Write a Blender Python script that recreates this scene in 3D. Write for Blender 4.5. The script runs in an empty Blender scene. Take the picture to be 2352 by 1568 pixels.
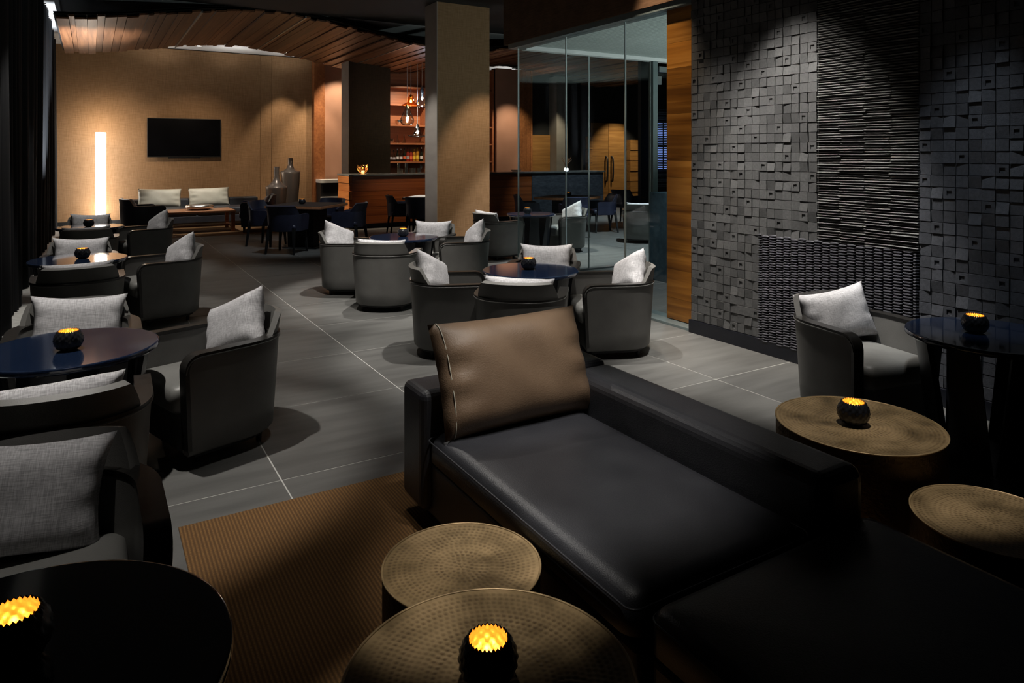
import bpy, math, random
from mathutils import Vector, Matrix
random.seed(7)
S = bpy.context.scene
COL = S.collection
PI = math.pi

# ------------------------------------------------------------------ camera, world, lights, exposure
TH = math.atan(0.6)
cam = bpy.data.cameras.new('camera'); camo = bpy.data.objects.new('camera', cam); COL.objects.link(camo)
cam.sensor_width = 36.0; cam.lens = 36.0 * 1610.0 / 2352.0
cam.shift_y = -(784.0 - 356.0) / 2352.0
cam.clip_start = 0.05; cam.clip_end = 60
camo.location = (0, 0, 1.58); camo.rotation_euler = (PI / 2, 0, -TH)
S.camera = camo

W = bpy.data.worlds.new('world'); S.world = W; W.use_nodes = True
bg = W.node_tree.nodes['Background']; bg.inputs[0].default_value = (0.55, 0.65, 1.0, 1); bg.inputs[1].default_value = 0.0020
S.view_settings.view_transform = 'Standard'; S.view_settings.look = 'None'
S.cycles.diffuse_bounces = 2; S.cycles.max_bounces = 10; S.cycles.transparent_max_bounces = 24; S.cycles.sample_clamp_indirect = 4.0
S.view_settings.exposure = 0.12; S.view_settings.gamma = 1.0; S.view_settings.use_curve_mapping = False

def spot(x, y, z, tx, ty, tz, power, ang, blend=0.35, col=(1, .95, .88), rad=0.035):  # makes the downlights and also the added fill spots and uplights
    l = bpy.data.lights.new('downlight_or_fill', 'SPOT'); l.energy = power; l.spot_size = math.radians(ang); l.spot_blend = blend
    l.color = col; l.shadow_soft_size = rad
    o = bpy.data.objects.new('downlight_or_fill', l); COL.objects.link(o); o.location = (x, y, z)
    d = Vector((tx - x, ty - y, tz - z)); o.rotation_euler = d.to_track_quat('-Z', 'Y').to_euler()
    return o
def point(x, y, z, power, col=(1, .8, .55), rad=0.02):
    l = bpy.data.lights.new('lamp_light', 'POINT'); l.energy = power; l.color = col; l.shadow_soft_size = rad
    o = bpy.data.objects.new('lamp_light', l); COL.objects.link(o); o.location = (x, y, z); return o
WARM = (1, .80, .58); NEUT = (1, .96, .90); COOL = (.86, .94, 1.0)
# downlights over the tables
spot(-.10, 4.15, 4.0, -.10, 4.15, 0, 380, 44); spot(-.05, 7.6, 4.0, -.05, 7.6, 0, 320, 44); spot(.1, 10.9, 4.0, .1, 10.9, 0, 170, 44)
spot(3.10, 4.87, 4.0, 3.10, 4.87, 0, 480, 46); spot(3.10, 7.65, 4.0, 3.10, 7.65, 0, 520, 44); spot(6.1, 9.5, 4.0, 6.1, 9.5, 0, 620, 46)
# aisle, then added fills
spot(1.6, 6.2, 4.0, 1.6, 6.2, 0, 330, 40, .7); spot(2.1, 5.0, 4.0, 2.6, 7.0, .3, 420, 34, .6); spot(1.7, 9.3, 4.0, 1.7, 9.3, 0, 130, 44, .8)
spot(2.0, 4.5, 4.0, 1.95, 4.5, 0, 230, 30, .8); spot(3.7, 3.75, 4.0, 3.75, 3.8, 0, 70, 36, .7); spot(2.5, 2.9, 4.0, 2.9, 4.2, .3, 150, 26, .8)
spot(1.35, 3.5, 4.0, 1.1, 3.65, 0, 85, 28, 1.0); spot(4.7, 7.95, 4.0, 5.5, 9.4, .3, 210, 32, .7); spot(3.0, 10.0, 4.0, 3.1, 12.0, .5, 170, 38, .7, COOL)  # fills added to brighten near floor, glass-corner chairs and dining set
# sofa and brass tables
spot(1.60, 2.05, 4.0, 1.60, 2.20, .4, 260, 25, .7); spot(1.45, 1.35, 4.0, 1.6, 2.62, .66, 210, 15, .7)
spot(.95, 1.75, 4.0, .90, 1.72, .4, 250, 15, .7); spot(.8, 3.0, 4.0, .72, 2.75, 0, 38, 26, 1.0); spot(1.0, 5.6, 4.0, 1.45, 2.25, .4, 140, 16, .8)  # the middle spot is a soft fill added over the rug
spot(-.30, 2.0, 4.0, -.24, 2.45, .5, 120, 14, .7); spot(3.85, 2.3, 4.0, 3.9, 2.45, .4, 110, 18, .5); spot(2.75, 1.75, 4.0, 2.74, 1.66, .4, 240, 19, .5)
# stone wall washers
spot(3.40, 3.40, 4.0, 4.6, 3.45, .35, 680, 46, .6); spot(3.55, 4.2, 4.0, 4.6, 4.15, .3, 220, 36, .7); spot(3.7, 2.1, 4.0, 4.6, 2.2, .25, 150, 28, .8, COOL)
spot(4.2, 5.2, 4.0, 4.72, 4.8, .9, 190, 46, .7, WARM)
# back wall washers, then added uplights
spot(2.0, 15.6, 3.7, 2.1, 18.45, 1.3, 190, 62, 1.0, WARM); spot(4.25, 17.5, 4.05, 4.2, 18.45, .8, 160, 56, .6, WARM); spot(.6, 16.4, 3.5, .4, 18.45, 1.6, 70, 70, 1.0, WARM)
spot(1.9, 15.3, 3.7, 1.9, 16.4, .4, 330, 46, .5, NEUT); spot(3.2, 14.6, 3.7, 3.7, 16.4, .7, 160, 32, .6, NEUT)
spot(-.36, 12.7, .25, -.38, 14.6, 3.7, 3000, 38, .95, (.90, .95, 1))  # uplight added behind the chairs to whiten the left ceiling planks
for x in (1.4, 2.9, 4.3, 10.3): spot(x, 17.35, 3.35, x, 17.75, 4.1, 22, 100, .9, NEUT, .08)  # unseen uplights added in mid-air to brighten the white back ceiling
# the column, the bar and the post
spot(5.75, 9.2, 4.05, 5.75, 10.5, .55, 260, 46, .6, WARM); spot(3.7, 10.4, 4.0, 4.86, 10.75, 1.2, 230, 36, .8, NEUT)  # second spot is added to brighten the column's left face
spot(5.6, 17.5, 4.0, 5.7, 18.4, 2.0, 170, 80, .6, WARM); spot(5.0, 17.2, 4.0, 5.0, 18.3, 1.6, 150, 50, .6, WARM)
spot(2.7, 14.5, 3.5, 4.68, 14.9, .7, 620, 24, .6, WARM); spot(6.2, 13.0, 3.4, 6.3, 14.5, .5, 130, 60, .7, WARM); spot(5.9, 13.1, 3.4, 5.9, 13.1, .7, 130, 30, .4)
spot(6.9, 15.7, 3.45, 6.9, 16.9, 1.8, 170, 100, .8, WARM); spot(9.8, 15.6, 3.6, 9.9, 16.7, 1.2, 130, 70, .8, WARM); spot(11.0, 15.4, 3.5, 11.1, 16.6, 1.0, 130, 56, .8, WARM)
# beyond the glass
spot(8.3, 9.0, 4.0, 8.3, 9.0, 0, 850, 80, .5, COOL); spot(14.4, 16.2, 3.5, 14.5, 17.7, .6, 290, 66, .6, WARM); spot(12.5, 14.5, 3.5, 12.5, 14.5, 0, 380, 85, .6, COOL); spot(10.0, 13.0, 3.5, 10.2, 14.5, .7, 170, 60, .6, COOL)
spot(7.9, 4.4, 1.3, 7.0, 5.6, 3.0, 260, 110, .6, (.90, 1, .96)); spot(5.5, 5.7, 2.95, 5.5, 5.7, 0, 150, 70, .5, COOL)  # first is a hidden uplight added to brighten the vestibule ceiling


# ------------------------------------------------------------------ helpers
class G:
    def __init__(s): s.v = []; s.f = []
    def add(s, vs, fs):
        b = len(s.v); s.v += [tuple(p) for p in vs]; s.f += [tuple(b + i for i in q) for q in fs]; return s
    def box(s, x0, x1, y0, y1, z0, z1):
        return s.add([(x0,y0,z0),(x1,y0,z0),(x1,y1,z0),(x0,y1,z0),(x0,y0,z1),(x1,y0,z1),(x1,y1,z1),(x0,y1,z1)],
                     [(3,2,1,0),(4,5,6,7),(0,1,5,4),(1,2,6,5),(2,3,7,6),(3,0,4,7)])
    def lathe(s, prof, n=32, cx=0, cy=0, cz=0, fn=None, closed=False):
        b = len(s.v); m = len(prof)
        for i in range(n):
            a = 2 * PI * i / n
            for j, (r, z) in enumerate(prof):
                if fn: r, z = fn(r, z, a, j)
                s.v.append((cx + r * math.cos(a), cy + r * math.sin(a), cz + z))
        for i in range(n):
            k = (i + 1) % n
            for j in range(m - 1 + (1 if closed else 0)):
                j2 = (j + 1) % m
                s.f.append((b + i*m + j, b + k*m + j, b + k*m + j2, b + i*m + j2))
        return s
    def grid(s, fn, nu, nv, cu=False, cv=False):
        b = len(s.v)
        for i in range(nu):
            for j in range(nv): s.v.append(tuple(fn(i, j)))
        for i in range(nu if cu else nu - 1):
            for j in range(nv if cv else nv - 1):
                i2 = (i + 1) % nu; j2 = (j + 1) % nv
                s.f.append((b+i*nv+j, b+i2*nv+j, b+i2*nv+j2, b+i*nv+j2))
        return s
    def tube(s, pts, r, n=8, cap=True):
        pts = [Vector(p) for p in pts]; b = len(s.v); m = len(pts); up = Vector((0, 0, 1)); N = None
        for i, p in enumerate(pts):
            t = (pts[min(i+1, m-1)] - pts[max(i-1, 0)]).normalized()
            if N is None:
                N = t.cross(up)
                if N.length < 1e-3: N = t.cross(Vector((1, 0, 0)))
            N = (N - t * N.dot(t)).normalized(); B = t.cross(N)
            rr = r[i] if isinstance(r, (list, tuple)) else r
            for k in range(n):
                a = 2 * PI * k / n; s.v.append(tuple(p + (N * math.cos(a) + B * math.sin(a)) * rr))
        for i in range(m - 1):
            for k in range(n):
                k2 = (k + 1) % n
                s.f.append((b+i*n+k, b+i*n+k2, b+(i+1)*n+k2, b+(i+1)*n+k))
        if cap:
            s.f.append(tuple(b + k for k in reversed(range(n)))); s.f.append(tuple(b + (m-1)*n + k for k in range(n)))
        return s
    def sweep(s, pts, nrm, prof, cap=True):
        """rectangular section swept along pts; nrm = inward unit vector per point; prof = [(across, up)]"""
        pts = [Vector(p) for p in pts]; b = len(s.v); m = len(pts); n = len(prof)
        for i, p in enumerate(pts):
            t = (pts[min(i+1, m-1)] - pts[max(i-1, 0)]).normalized(); N = Vector(nrm[i]); B = t.cross(N); B.normalize()
            for (a, u) in prof: s.v.append(tuple(p + N * a + B * u))
        for i in range(m - 1):
            for k in range(n):
                k2 = (k + 1) % n
                s.f.append((b+i*n+k, b+i*n+k2, b+(i+1)*n+k2, b+(i+1)*n+k))
        if cap:
            s.f.append(tuple(b + k for k in reversed(range(n)))); s.f.append(tuple(b + (m-1)*n + k for k in range(n)))
        return s
    def prism(s, poly, z0, z1):
        n = len(poly); vs = [(x, y, z0) for x, y in poly] + [(x, y, z1) for x, y in poly]
        return s.add(vs, [tuple(reversed(range(n))), tuple(range(n, 2*n))] + [(i, (i+1) % n, n+(i+1) % n, n+i) for i in range(n)])
    def mesh(s, name, mat, smooth=False):
        me = bpy.data.meshes.new(name); me.from_pydata(s.v, [], s.f); me.update()
        if mat: me.materials.append(mat)
        if smooth: me.polygons.foreach_set('use_smooth', [True] * len(me.polygons))
        return me

def fix_normals(me):
    import bmesh
    bm = bmesh.new(); bm.from_mesh(me); bmesh.ops.recalc_face_normals(bm, faces=bm.faces); bm.to_mesh(me); bm.free()

def link(name, me, parent=None):
    o = bpy.data.objects.new(name, me); COL.objects.link(o)
    if parent: o.parent = parent
    return o
def obj(name, g, mat, parent=None, smooth=False, bevel=0, seg=2, recalc=True, label=None, auto=None, stuff=False):
    me = g.mesh(name, mat, smooth)
    if recalc: fix_normals(me)
    o = link(name, me, parent)
    if bevel:
        m = o.modifiers.new('bevel', 'BEVEL'); m.width = bevel; m.segments = seg; m.limit_method = 'ANGLE'; m.angle_limit = math.radians(40)
    if auto:
        m = o.modifiers.new('edges', 'EDGE_SPLIT'); m.split_angle = math.radians(auto)
    if label: o['label'] = label
    if stuff: o['kind'] = 'stuff'
    return o
def empty(name, loc=(0, 0, 0), rz=0):
    o = bpy.data.objects.new(name, None); COL.objects.link(o); o.location = loc; o.rotation_euler = (0, 0, rz); o.empty_display_size = .1
    return o
def tag(o, label, cat, group=None):
    o['label'] = label; o['category'] = cat
    if group: o['group'] = group
    return o
def struct(name, g, mat, smooth=False, **k):
    o = obj(name, g, mat, None, smooth, **k); o['kind'] = 'structure'; return o
def copy_tree(o, parent=None):
    c = o.copy(); COL.objects.link(c); c.parent = parent
    for ch in list(o.children): copy_tree(ch, c)
    return c
def box(*a): return G().box(*a)

# ------------------------------------------------------------------ materials
def nodes(name):
    m = bpy.data.materials.new(name); m.use_nodes = True; nt = m.node_tree; b = nt.nodes['Principled BSDF']; return m, nt, b
def N(nt, t, **k):
    n = nt.nodes.new(t)
    for a, v in k.items(): setattr(n, a, v)
    return n
def ramp(nt, fac, stops):
    r = N(nt, 'ShaderNodeValToRGB'); e = r.color_ramp.elements
    while len(e) < len(stops): e.new(0.5)
    for i, (p, c) in enumerate(stops): e[i].position = p; e[i].color = (*c, 1)
    nt.links.new(fac, r.inputs[0]); return r.outputs[0]
def coords(nt, scale=(1, 1, 1), rnd=True, kind='Object'):
    t = N(nt, 'ShaderNodeTexCoord'); mp = N(nt, 'ShaderNodeMapping'); mp.inputs['Scale'].default_value = scale
    src = t.outputs[kind]
    if rnd:
        oi = N(nt, 'ShaderNodeObjectInfo'); mu = N(nt, 'ShaderNodeVectorMath', operation='SCALE'); mu.inputs[0].default_value = (37, 53, 71)
        nt.links.new(oi.outputs['Random'], mu.inputs['Scale'])
        ad = N(nt, 'ShaderNodeVectorMath', operation='ADD'); nt.links.new(src, ad.inputs[0]); nt.links.new(mu.outputs[0], ad.inputs[1]); src = ad.outputs[0]
    nt.links.new(src, mp.inputs[0]); return mp.outputs[0]
def bumpn(nt, b, fac, strength, dist=0.01):
    bp = N(nt, 'ShaderNodeBump'); bp.inputs['Strength'].default_value = strength; bp.inputs['Distance'].default_value = dist
    nt.links.new(fac, bp.inputs['Height']); nt.links.new(bp.outputs[0], b.inputs['Normal'])
def setp(b, rough, metal=0, spec=.5, coat=0, sheen=0):
    b.inputs['Roughness'].default_value = rough; b.inputs['Metallic'].default_value = metal
    b.inputs['Specular IOR Level'].default_value = spec; b.inputs['Coat Weight'].default_value = coat; b.inputs['Coat Roughness'].default_value = .06
    b.inputs['Sheen Weight'].default_value = sheen
def noise_mat(name, c1, c2, scale=(8, 8, 8), detail=4, rough=.5, bump=0, bscale=None, rnd=True, rv=0, **k):
    """two colours mixed by a noise field, with optional fine bump"""
    m, nt, b = nodes(name); v = coords(nt, scale, rnd); n = N(nt, 'ShaderNodeTexNoise'); n.inputs['Scale'].default_value = 1; n.inputs['Detail'].default_value = detail
    nt.links.new(v, n.inputs['Vector']); col = ramp(nt, n.outputs[0], [(.3, c1), (.7, c2)])
    if rv:
        oi = N(nt, 'ShaderNodeObjectInfo'); hs = N(nt, 'ShaderNodeHueSaturation'); mr = N(nt, 'ShaderNodeMapRange'); mr.inputs[3].default_value = 1 - rv; mr.inputs[4].default_value = 1 + rv
        nt.links.new(oi.outputs['Random'], mr.inputs[0]); nt.links.new(mr.outputs[0], hs.inputs['Value']); nt.links.new(col, hs.inputs['Color']); col = hs.outputs[0]
    nt.links.new(col, b.inputs['Base Color'])
    setp(b, rough, **k)
    if bump:
        if bscale:
            v2 = coords(nt, bscale, rnd); n2 = N(nt, 'ShaderNodeTexNoise'); n2.inputs['Scale'].default_value = 1; n2.inputs['Detail'].default_value = 3
            nt.links.new(v2, n2.inputs['Vector']); bumpn(nt, b, n2.outputs[0], bump)
        else: bumpn(nt, b, n.outputs[0], bump)
    return m
def wood(name, c1, c2, c3, along='y', rough=.45, k=1.0, rndval=0.0):
    m, nt, b = nodes(name)
    sc = {'x': (1.2*k, 26*k, 26*k), 'y': (26*k, 1.2*k, 26*k), 'z': (26*k, 26*k, 1.2*k)}[along]
    v = coords(nt, sc, True); n = N(nt, 'ShaderNodeTexNoise'); n.inputs['Scale'].default_value = 1; n.inputs['Detail'].default_value = 5; n.inputs['Distortion'].default_value = .6
    nt.links.new(v, n.inputs['Vector']); col = ramp(nt, n.outputs[0], [(.25, c1), (.5, c2), (.75, c3)])
    if rndval:
        oi = N(nt, 'ShaderNodeObjectInfo'); hs = N(nt, 'ShaderNodeHueSaturation'); mr = N(nt, 'ShaderNodeMapRange')
        mr.inputs[3].default_value = 1 - rndval; mr.inputs[4].default_value = 1 + rndval
        nt.links.new(oi.outputs['Random'], mr.inputs[0]); nt.links.new(mr.outputs[0], hs.inputs['Value']); nt.links.new(col, hs.inputs['Color']); col = hs.outputs[0]
    nt.links.new(col, b.inputs['Base Color']); setp(b, rough); bumpn(nt, b, n.outputs[0], .12); return m
def emit(name, col, strength, base=None):
    m, nt, b = nodes(name); b.inputs['Emission Color'].default_value = (*col, 1); b.inputs['Emission Strength'].default_value = strength
    b.inputs['Base Color'].default_value = (*(base or col), 1); return m
def weave(name, c1, c2, scale=420, rough=.9, bump=.35):
    m, nt, b = nodes(name); fs = []
    for sc in ((scale, scale*.06, scale*.06), (scale*.06, scale*.06, scale)):
        v = coords(nt, sc, True); n = N(nt, 'ShaderNodeTexNoise'); n.inputs['Scale'].default_value = 1; n.inputs['Detail'].default_value = 2
        nt.links.new(v, n.inputs['Vector']); fs.append(n.outputs[0])
    a = N(nt, 'ShaderNodeMath', operation='ADD'); nt.links.new(fs[0], a.inputs[0]); nt.links.new(fs[1], a.inputs[1])
    h = N(nt, 'ShaderNodeMath', operation='MULTIPLY'); nt.links.new(a.outputs[0], h.inputs[0]); h.inputs[1].default_value = .5
    nt.links.new(ramp(nt, h.outputs[0], [(.38, c1), (.62, c2)]), b.inputs['Base Color']); setp(b, rough, spec=.2); bumpn(nt, b, h.outputs[0], bump, .002); return m
def glass_mat(name, tint, gloss=.07, grough=.0, power=4.0, edge=.6):
    """clear pane: mostly see-through with a fresnel reflection"""
    m, nt, b = nodes(name); nt.nodes.remove(b); out = nt.nodes['Material Output']
    t = N(nt, 'ShaderNodeBsdfTransparent'); t.inputs[0].default_value = (*tint, 1); g = N(nt, 'ShaderNodeBsdfGlossy'); g.inputs['Roughness'].default_value = grough
    lw = N(nt, 'ShaderNodeLayerWeight'); lw.inputs[0].default_value = .5; pw = N(nt, 'ShaderNodeMath', operation='POWER'); pw.inputs[1].default_value = power
    nt.links.new(lw.outputs['Facing'], pw.inputs[0]); mu = N(nt, 'ShaderNodeMath', operation='MULTIPLY_ADD'); mu.inputs[1].default_value = edge; mu.inputs[2].default_value = gloss * .5
    nt.links.new(pw.outputs[0], mu.inputs[0]); mu.use_clamp = True
    mx = N(nt, 'ShaderNodeMixShader'); nt.links.new(mu.outputs[0], mx.inputs[0]); nt.links.new(t.outputs[0], mx.inputs[1]); nt.links.new(g.outputs[0], mx.inputs[2])
    nt.links.new(mx.outputs[0], out.inputs[0]); return m

M = {}
M['floor'] = noise_mat('grey_stone_tile', (.090, .089, .085), (.138, .137, .131), (1.6, 11, 11), 6, .44, .04, (30, 90, 30), rv=.06)
M['grout'] = noise_mat('pale_grout', (.42, .42, .40), (.55, .55, .52), (20, 20, 20), rough=.8)
M['leather'] = noise_mat('grey_leather', (.125, .122, .115), (.150, .147, .139), (7, 7, 7), 3, .46, .10, (260, 260, 260))
M['leather_in'] = noise_mat('pale_grey_leather', (.17, .168, .160), (.20, .198, .188), (7, 7, 7), 3, .44, .10, (260, 260, 260))
M['piping'] = noise_mat('dark_piping', (.10, .10, .095), (.16, .16, .15), (40, 40, 40), rough=.35)
M['rim'] = noise_mat('black_stained_rim', (.012, .011, .010), (.026, .024, .022), (30, 30, 30), rough=.3)
M['black'] = noise_mat('matt_black', (.004, .004, .0045), (.008, .008, .009), (20, 20, 20), rough=.6)
M['blackleather'] = noise_mat('black_leather', (.030, .031, .037), (.045, .046, .053), (6, 6, 6), 4, .38, .14, (220, 220, 220))
M['navyleather'] = noise_mat('navy_leather', (.017, .020, .042), (.027, .031, .062), (8, 8, 8), 3, .45, .08, (220, 220, 220))
M['taupe'] = noise_mat('taupe_leather', (.145, .092, .056), (.205, .135, .084), (5, 5, 5), 4, .52, .16, (170, 170, 170))
M['linen'] = weave('grey_linen', (.36, .355, .37), (.66, .65, .67))
M['cream'] = noise_mat('cream_leather', (.50, .48, .39), (.60, .57, .47), (6, 6, 6), 3, .55, .1, (90, 90, 90))
M['lacquer'] = noise_mat('navy_lacquer', (.008, .016, .040), (.012, .022, .052), (3, 3, 3), rough=.10, spec=.7, coat=.6)
M['lacquer_matt'] = noise_mat('black_lacquer_leg', (.004, .005, .009), (.008, .009, .014), (8, 8, 8), rough=.35)
M['rug'] = None
M['curtain'] = noise_mat('black_curtain', (.004, .0045, .0055), (.010, .0105, .012), (30, 30, 1.5), 3, .85, spec=.2)
M['fabric'] = weave('tan_wallcloth', (.25, .148, .075), (.34, .208, .112), scale=90, bump=.15)
M['pink'] = noise_mat('rose_plaster', (.44, .235, .150), (.50, .275, .180), (2, 2, 2), rough=.6)
M['greytrim'] = noise_mat('grey_trim', (.30, .27, .24), (.36, .325, .29), (2, 2, 6), rough=.5)
M['plank'] = wood('ceiling_plank_wood', (.070, .024, .009), (.140, .054, .021), (.215, .094, .040), 'y', .42, .8, .35)
M['barwood'] = wood('bar_cherry_wood', (.17, .040, .009), (.27, .070, .016), (.36, .105, .026), 'x', .38, .8, .18)
M['barwood_end'] = wood('bar_end_wood', (.30, .095, .022), (.42, .150, .040), (.52, .20, .06), 'y', .40, .8, .15)
M['shelfwood'] = wood('shelf_wood', (.26, .085, .032), (.36, .125, .05), (.46, .17, .07), 'x', .45, .8, .1)
M['pillarwood'] = wood('zebra_wood', (.085, .028, .004), (.235, .092, .013), (.40, .180, .036), 'y', .32, .5, .34)
M['postwood'] = wood('post_wood', (.24, .085, .028), (.33, .120, .042), (.42, .165, .06), 'y', .4, .6, .1)
M['doorwood'] = wood('door_wood', (.20, .090, .024), (.30, .14, .04), (.40, .20, .065), 'x', .4, .8, .15)
M['tabwood'] = wood('table_wood', (.30, .125, .055), (.40, .18, .085), (.50, .245, .125), 'x', .38, .8, .1)
M['stonetile'] = noise_mat('anthracite_stone', (.060, .060, .061), (.090, .090, .090), (60, 60, 60), 4, .62, .2, (220, 220, 220), rv=.22)
M['stonetile2'] = noise_mat('blue_black_stone', (.040, .043, .052), (.066, .070, .082), (60, 60, 60), 4, .6, .2, (220, 220, 220), rv=.2)
M['reed'] = noise_mat('dark_reed', (.10, .10, .098), (.22, .22, .215), (60, 14, 60), 4, .38)
M['woven'] = noise_mat('slate_weave', (.085, .085, .098), (.12, .12, .135), (40, 40, 40), 3, .42)
M['wallblack'] = noise_mat('black_wall', (.010, .010, .011), (.018, .018, .019), (4, 4, 4), rough=.7)
M['ceilblack'] = noise_mat('black_ceiling', (.006, .006, .006), (.010, .010, .010), (4, 4, 4), rough=.8)
M['ceilwhite'] = noise_mat('white_ceiling', (.66, .67, .68), (.72, .73, .73), (3, 3, 3), rough=.7)
M['bulkhead'] = weave('brown_bulkhead_cloth', (.10, .055, .03), (.16, .09, .05), scale=90, bump=.1)
M['piercloth'] = weave('unlit_pier_cloth', (.026, .017, .009), (.042, .028, .015), scale=90, bump=.1)  # cloth colour darkened to stand for the missing light on the pier
M['bluestone'] = noise_mat('blue_stone', (.018, .045, .062), (.050, .095, .120), (14, 14, 14), 8, .45, .2)
M['slate'] = noise_mat('slate_front', (.030, .036, .050), (.075, .085, .105), (9, 9, 24), 8, .5, .3)
M['worktop'] = noise_mat('dark_worktop', (.10, .105, .105), (.16, .165, .165), (8, 8, 8), rough=.22)
M['white'] = noise_mat('white_paint', (.66, .66, .65), (.74, .74, .73), (4, 4, 4), rough=.5)
M['steel'] = noise_mat('brushed_steel', (.38, .40, .41), (.46, .48, .49), (3, 3, 40), rough=.32, metal=1)
M['vase'] = noise_mat('bronze_grey_vase', (.24, .195, .16), (.30, .245, .20), (2, 2, 2), rough=.34, metal=.55)
M['silver'] = noise_mat('hammered_silver', (.70, .66, .62), (.82, .78, .74), (8, 8, 8), rough=.22, metal=1, bump=.5, bscale=(70, 70, 70))
M['tv'] = noise_mat('screen_black', (.0015, .0015, .002), (.003, .003, .004), (2, 2, 2), rough=.25, spec=.15)
M['gold'] = noise_mat('gold_leaf', (.90, .52, .13), (1.0, .68, .22), (60, 60, 60), rough=.32, metal=.85)
M['bowl'] = noise_mat('black_bowl', (.010, .011, .014), (.022, .023, .028), (30, 30, 30), rough=.28)
M['wax'] = noise_mat('candle_wax', (.80, .62, .35), (.88, .72, .45), (20, 20, 20), rough=.5)
M['flame'] = emit('candle_flame', (1.0, .62, .20), 40)
M['tube'] = emit('lamp_tube', (1.0, .95, .90), 13.0)
M['bulb'] = emit('bulb_white', (1.0, .97, .92), 90)
M['bulb_amber'] = emit('bulb_amber', (1.0, .55, .12), 70)
M['downl'] = emit('downlight_lens', (1.0, .95, .88), 14)
M['glass'] = glass_mat('clear_pane', (.945, .975, .97), .05)
M['glassedge'] = noise_mat('pane_edge', (.45, .52, .52), (.60, .66, .66), (3, 3, 3), rough=.2)
M['frame'] = noise_mat('green_grey_frame', (.16, .20, .205), (.20, .245, .25), (2, 2, 2), rough=.35, metal=.4)
M['ambglass'] = glass_mat('amber_glass', (1.0, .52, .14), .16, power=1.8, edge=.7)
M['clrglass'] = glass_mat('clear_glass', (.80, .80, .76), .22, power=1.6, edge=.9)
M['bluglass'] = glass_mat('pale_blue_glass', (.60, .76, 1.0), .2, power=1.6, edge=.9)
M['cord'] = noise_mat('pale_cord', (.45, .42, .40), (.55, .52, .5), (9, 9, 9), rough=.5)

def rug_mat(name, c1, c2):
    m, nt, b = nodes(name); v = coords(nt, (1, 1, 1), False); w = N(nt, 'ShaderNodeTexWave'); w.inputs['Scale'].default_value = 22; w.inputs['Distortion'].default_value = .6
    w.inputs['Detail'].default_value = 2; w.inputs['Detail Scale'].default_value = 8; nt.links.new(v, w.inputs['Vector'])
    n = N(nt, 'ShaderNodeTexNoise'); n.inputs['Scale'].default_value = 160; nt.links.new(v, n.inputs['Vector'])
    a = N(nt, 'ShaderNodeMath', operation='MULTIPLY'); nt.links.new(w.outputs['Fac'], a.inputs[0]); nt.links.new(n.outputs[0], a.inputs[1])
    nt.links.new(ramp(nt, a.outputs[0], [(.05, c1), (.6, c2)]), b.inputs['Base Color']); setp(b, .95); bumpn(nt, b, a.outputs[0], .8, .006); return m
M['rug'] = rug_mat('ribbed_brown_rug', (.105, .050, .015), (.245, .125, .038))

def brass_mat():
    m, nt, b = nodes('hammered_brass'); v = coords(nt, (1, 1, 1), True); n = N(nt, 'ShaderNodeTexNoise'); n.inputs['Scale'].default_value = 7; n.inputs['Detail'].default_value = 6
    nt.links.new(v, n.inputs['Vector'])
    c1 = ramp(nt, n.outputs[0], [(.30, (.13, .085, .036)), (.5, (.34, .235, .115)), (.70, (.52, .36, .185))])
    at = N(nt, 'ShaderNodeAttribute'); at.attribute_name = 'pit'
    mx = N(nt, 'ShaderNodeMixRGB', blend_type='MULTIPLY'); nt.links.new(at.outputs['Fac'], mx.inputs[0]); nt.links.new(c1, mx.inputs[1]); mx.inputs[2].default_value = (.30, .25, .19, 1)
    nt.links.new(mx.outputs[0], b.inputs['Base Color']); setp(b, .46, metal=.45); return m
M['brass'] = brass_mat()
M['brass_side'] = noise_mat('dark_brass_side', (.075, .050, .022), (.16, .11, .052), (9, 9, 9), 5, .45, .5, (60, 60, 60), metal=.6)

def perf_mat():
    m, nt, b = nodes('perforated_ceiling'); v = coords(nt, (1, 1, 1), False); br = N(nt, 'ShaderNodeTexBrick'); br.offset = 0; br.inputs['Scale'].default_value = 1
    br.inputs['Color1'].default_value = (.50, .56, .54, 1); br.inputs['Color2'].default_value = (.56, .62, .60, 1); br.inputs['Mortar'].default_value = (.22, .26, .25, 1)
    br.inputs['Mortar Size'].default_value = .004; br.inputs['Brick Width'].default_value = .06; br.inputs['Row Height'].default_value = .06; nt.links.new(v, br.inputs['Vector'])
    nt.links.new(br.outputs[0], b.inputs['Base Color']); setp(b, .6); return m
M['perf'] = perf_mat()

# ------------------------------------------------------------------ the room
TP = 0.995
fl = struct('floor', box(-0.95, 17, -2.2, 18.6, -.12, -.0014), M['grout'])
tile_me = box(-TP/2 + .0035, TP/2 - .0035, -TP/2 + .0035, TP/2 - .0035, -.02, 0).mesh('floor_tile', M['floor'])
for i in range(-1, 15):
    for j in range(-3, 15):
        t = link('floor_tile', tile_me, fl); t.location = (.793 + TP * (i + .5), 3.50 + TP * (j + .5), random.uniform(-.0006, .0006))
        if random.random() < .5: t.rotation_euler = (0, 0, PI)
CZ = 4.10
struct('wall_left', box(-1.05, -.95, -2.2, 18.6, 0, CZ), M['wallblack'])
struct('wall_near', box(-1.05, 17, -2.3, -2.2, 0, CZ), M['wallblack'])
struct('wall_far_right', box(17, 17.1, -2.3, 18.6, 0, CZ), M['wallblack'])
struct('ceiling', box(-.45, 17, -2.3, 12.62, CZ, CZ + .1), M['ceilblack'])
struct('ceiling_strip', box(-1.05, -.45, -2.3, 18.6, CZ - .06, CZ + .1), M['ceilwhite'])
struct('ceiling_back', box(-.45, 17, 12.62, 18.6, CZ + .02, CZ + .12), M['ceilwhite'])
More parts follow.
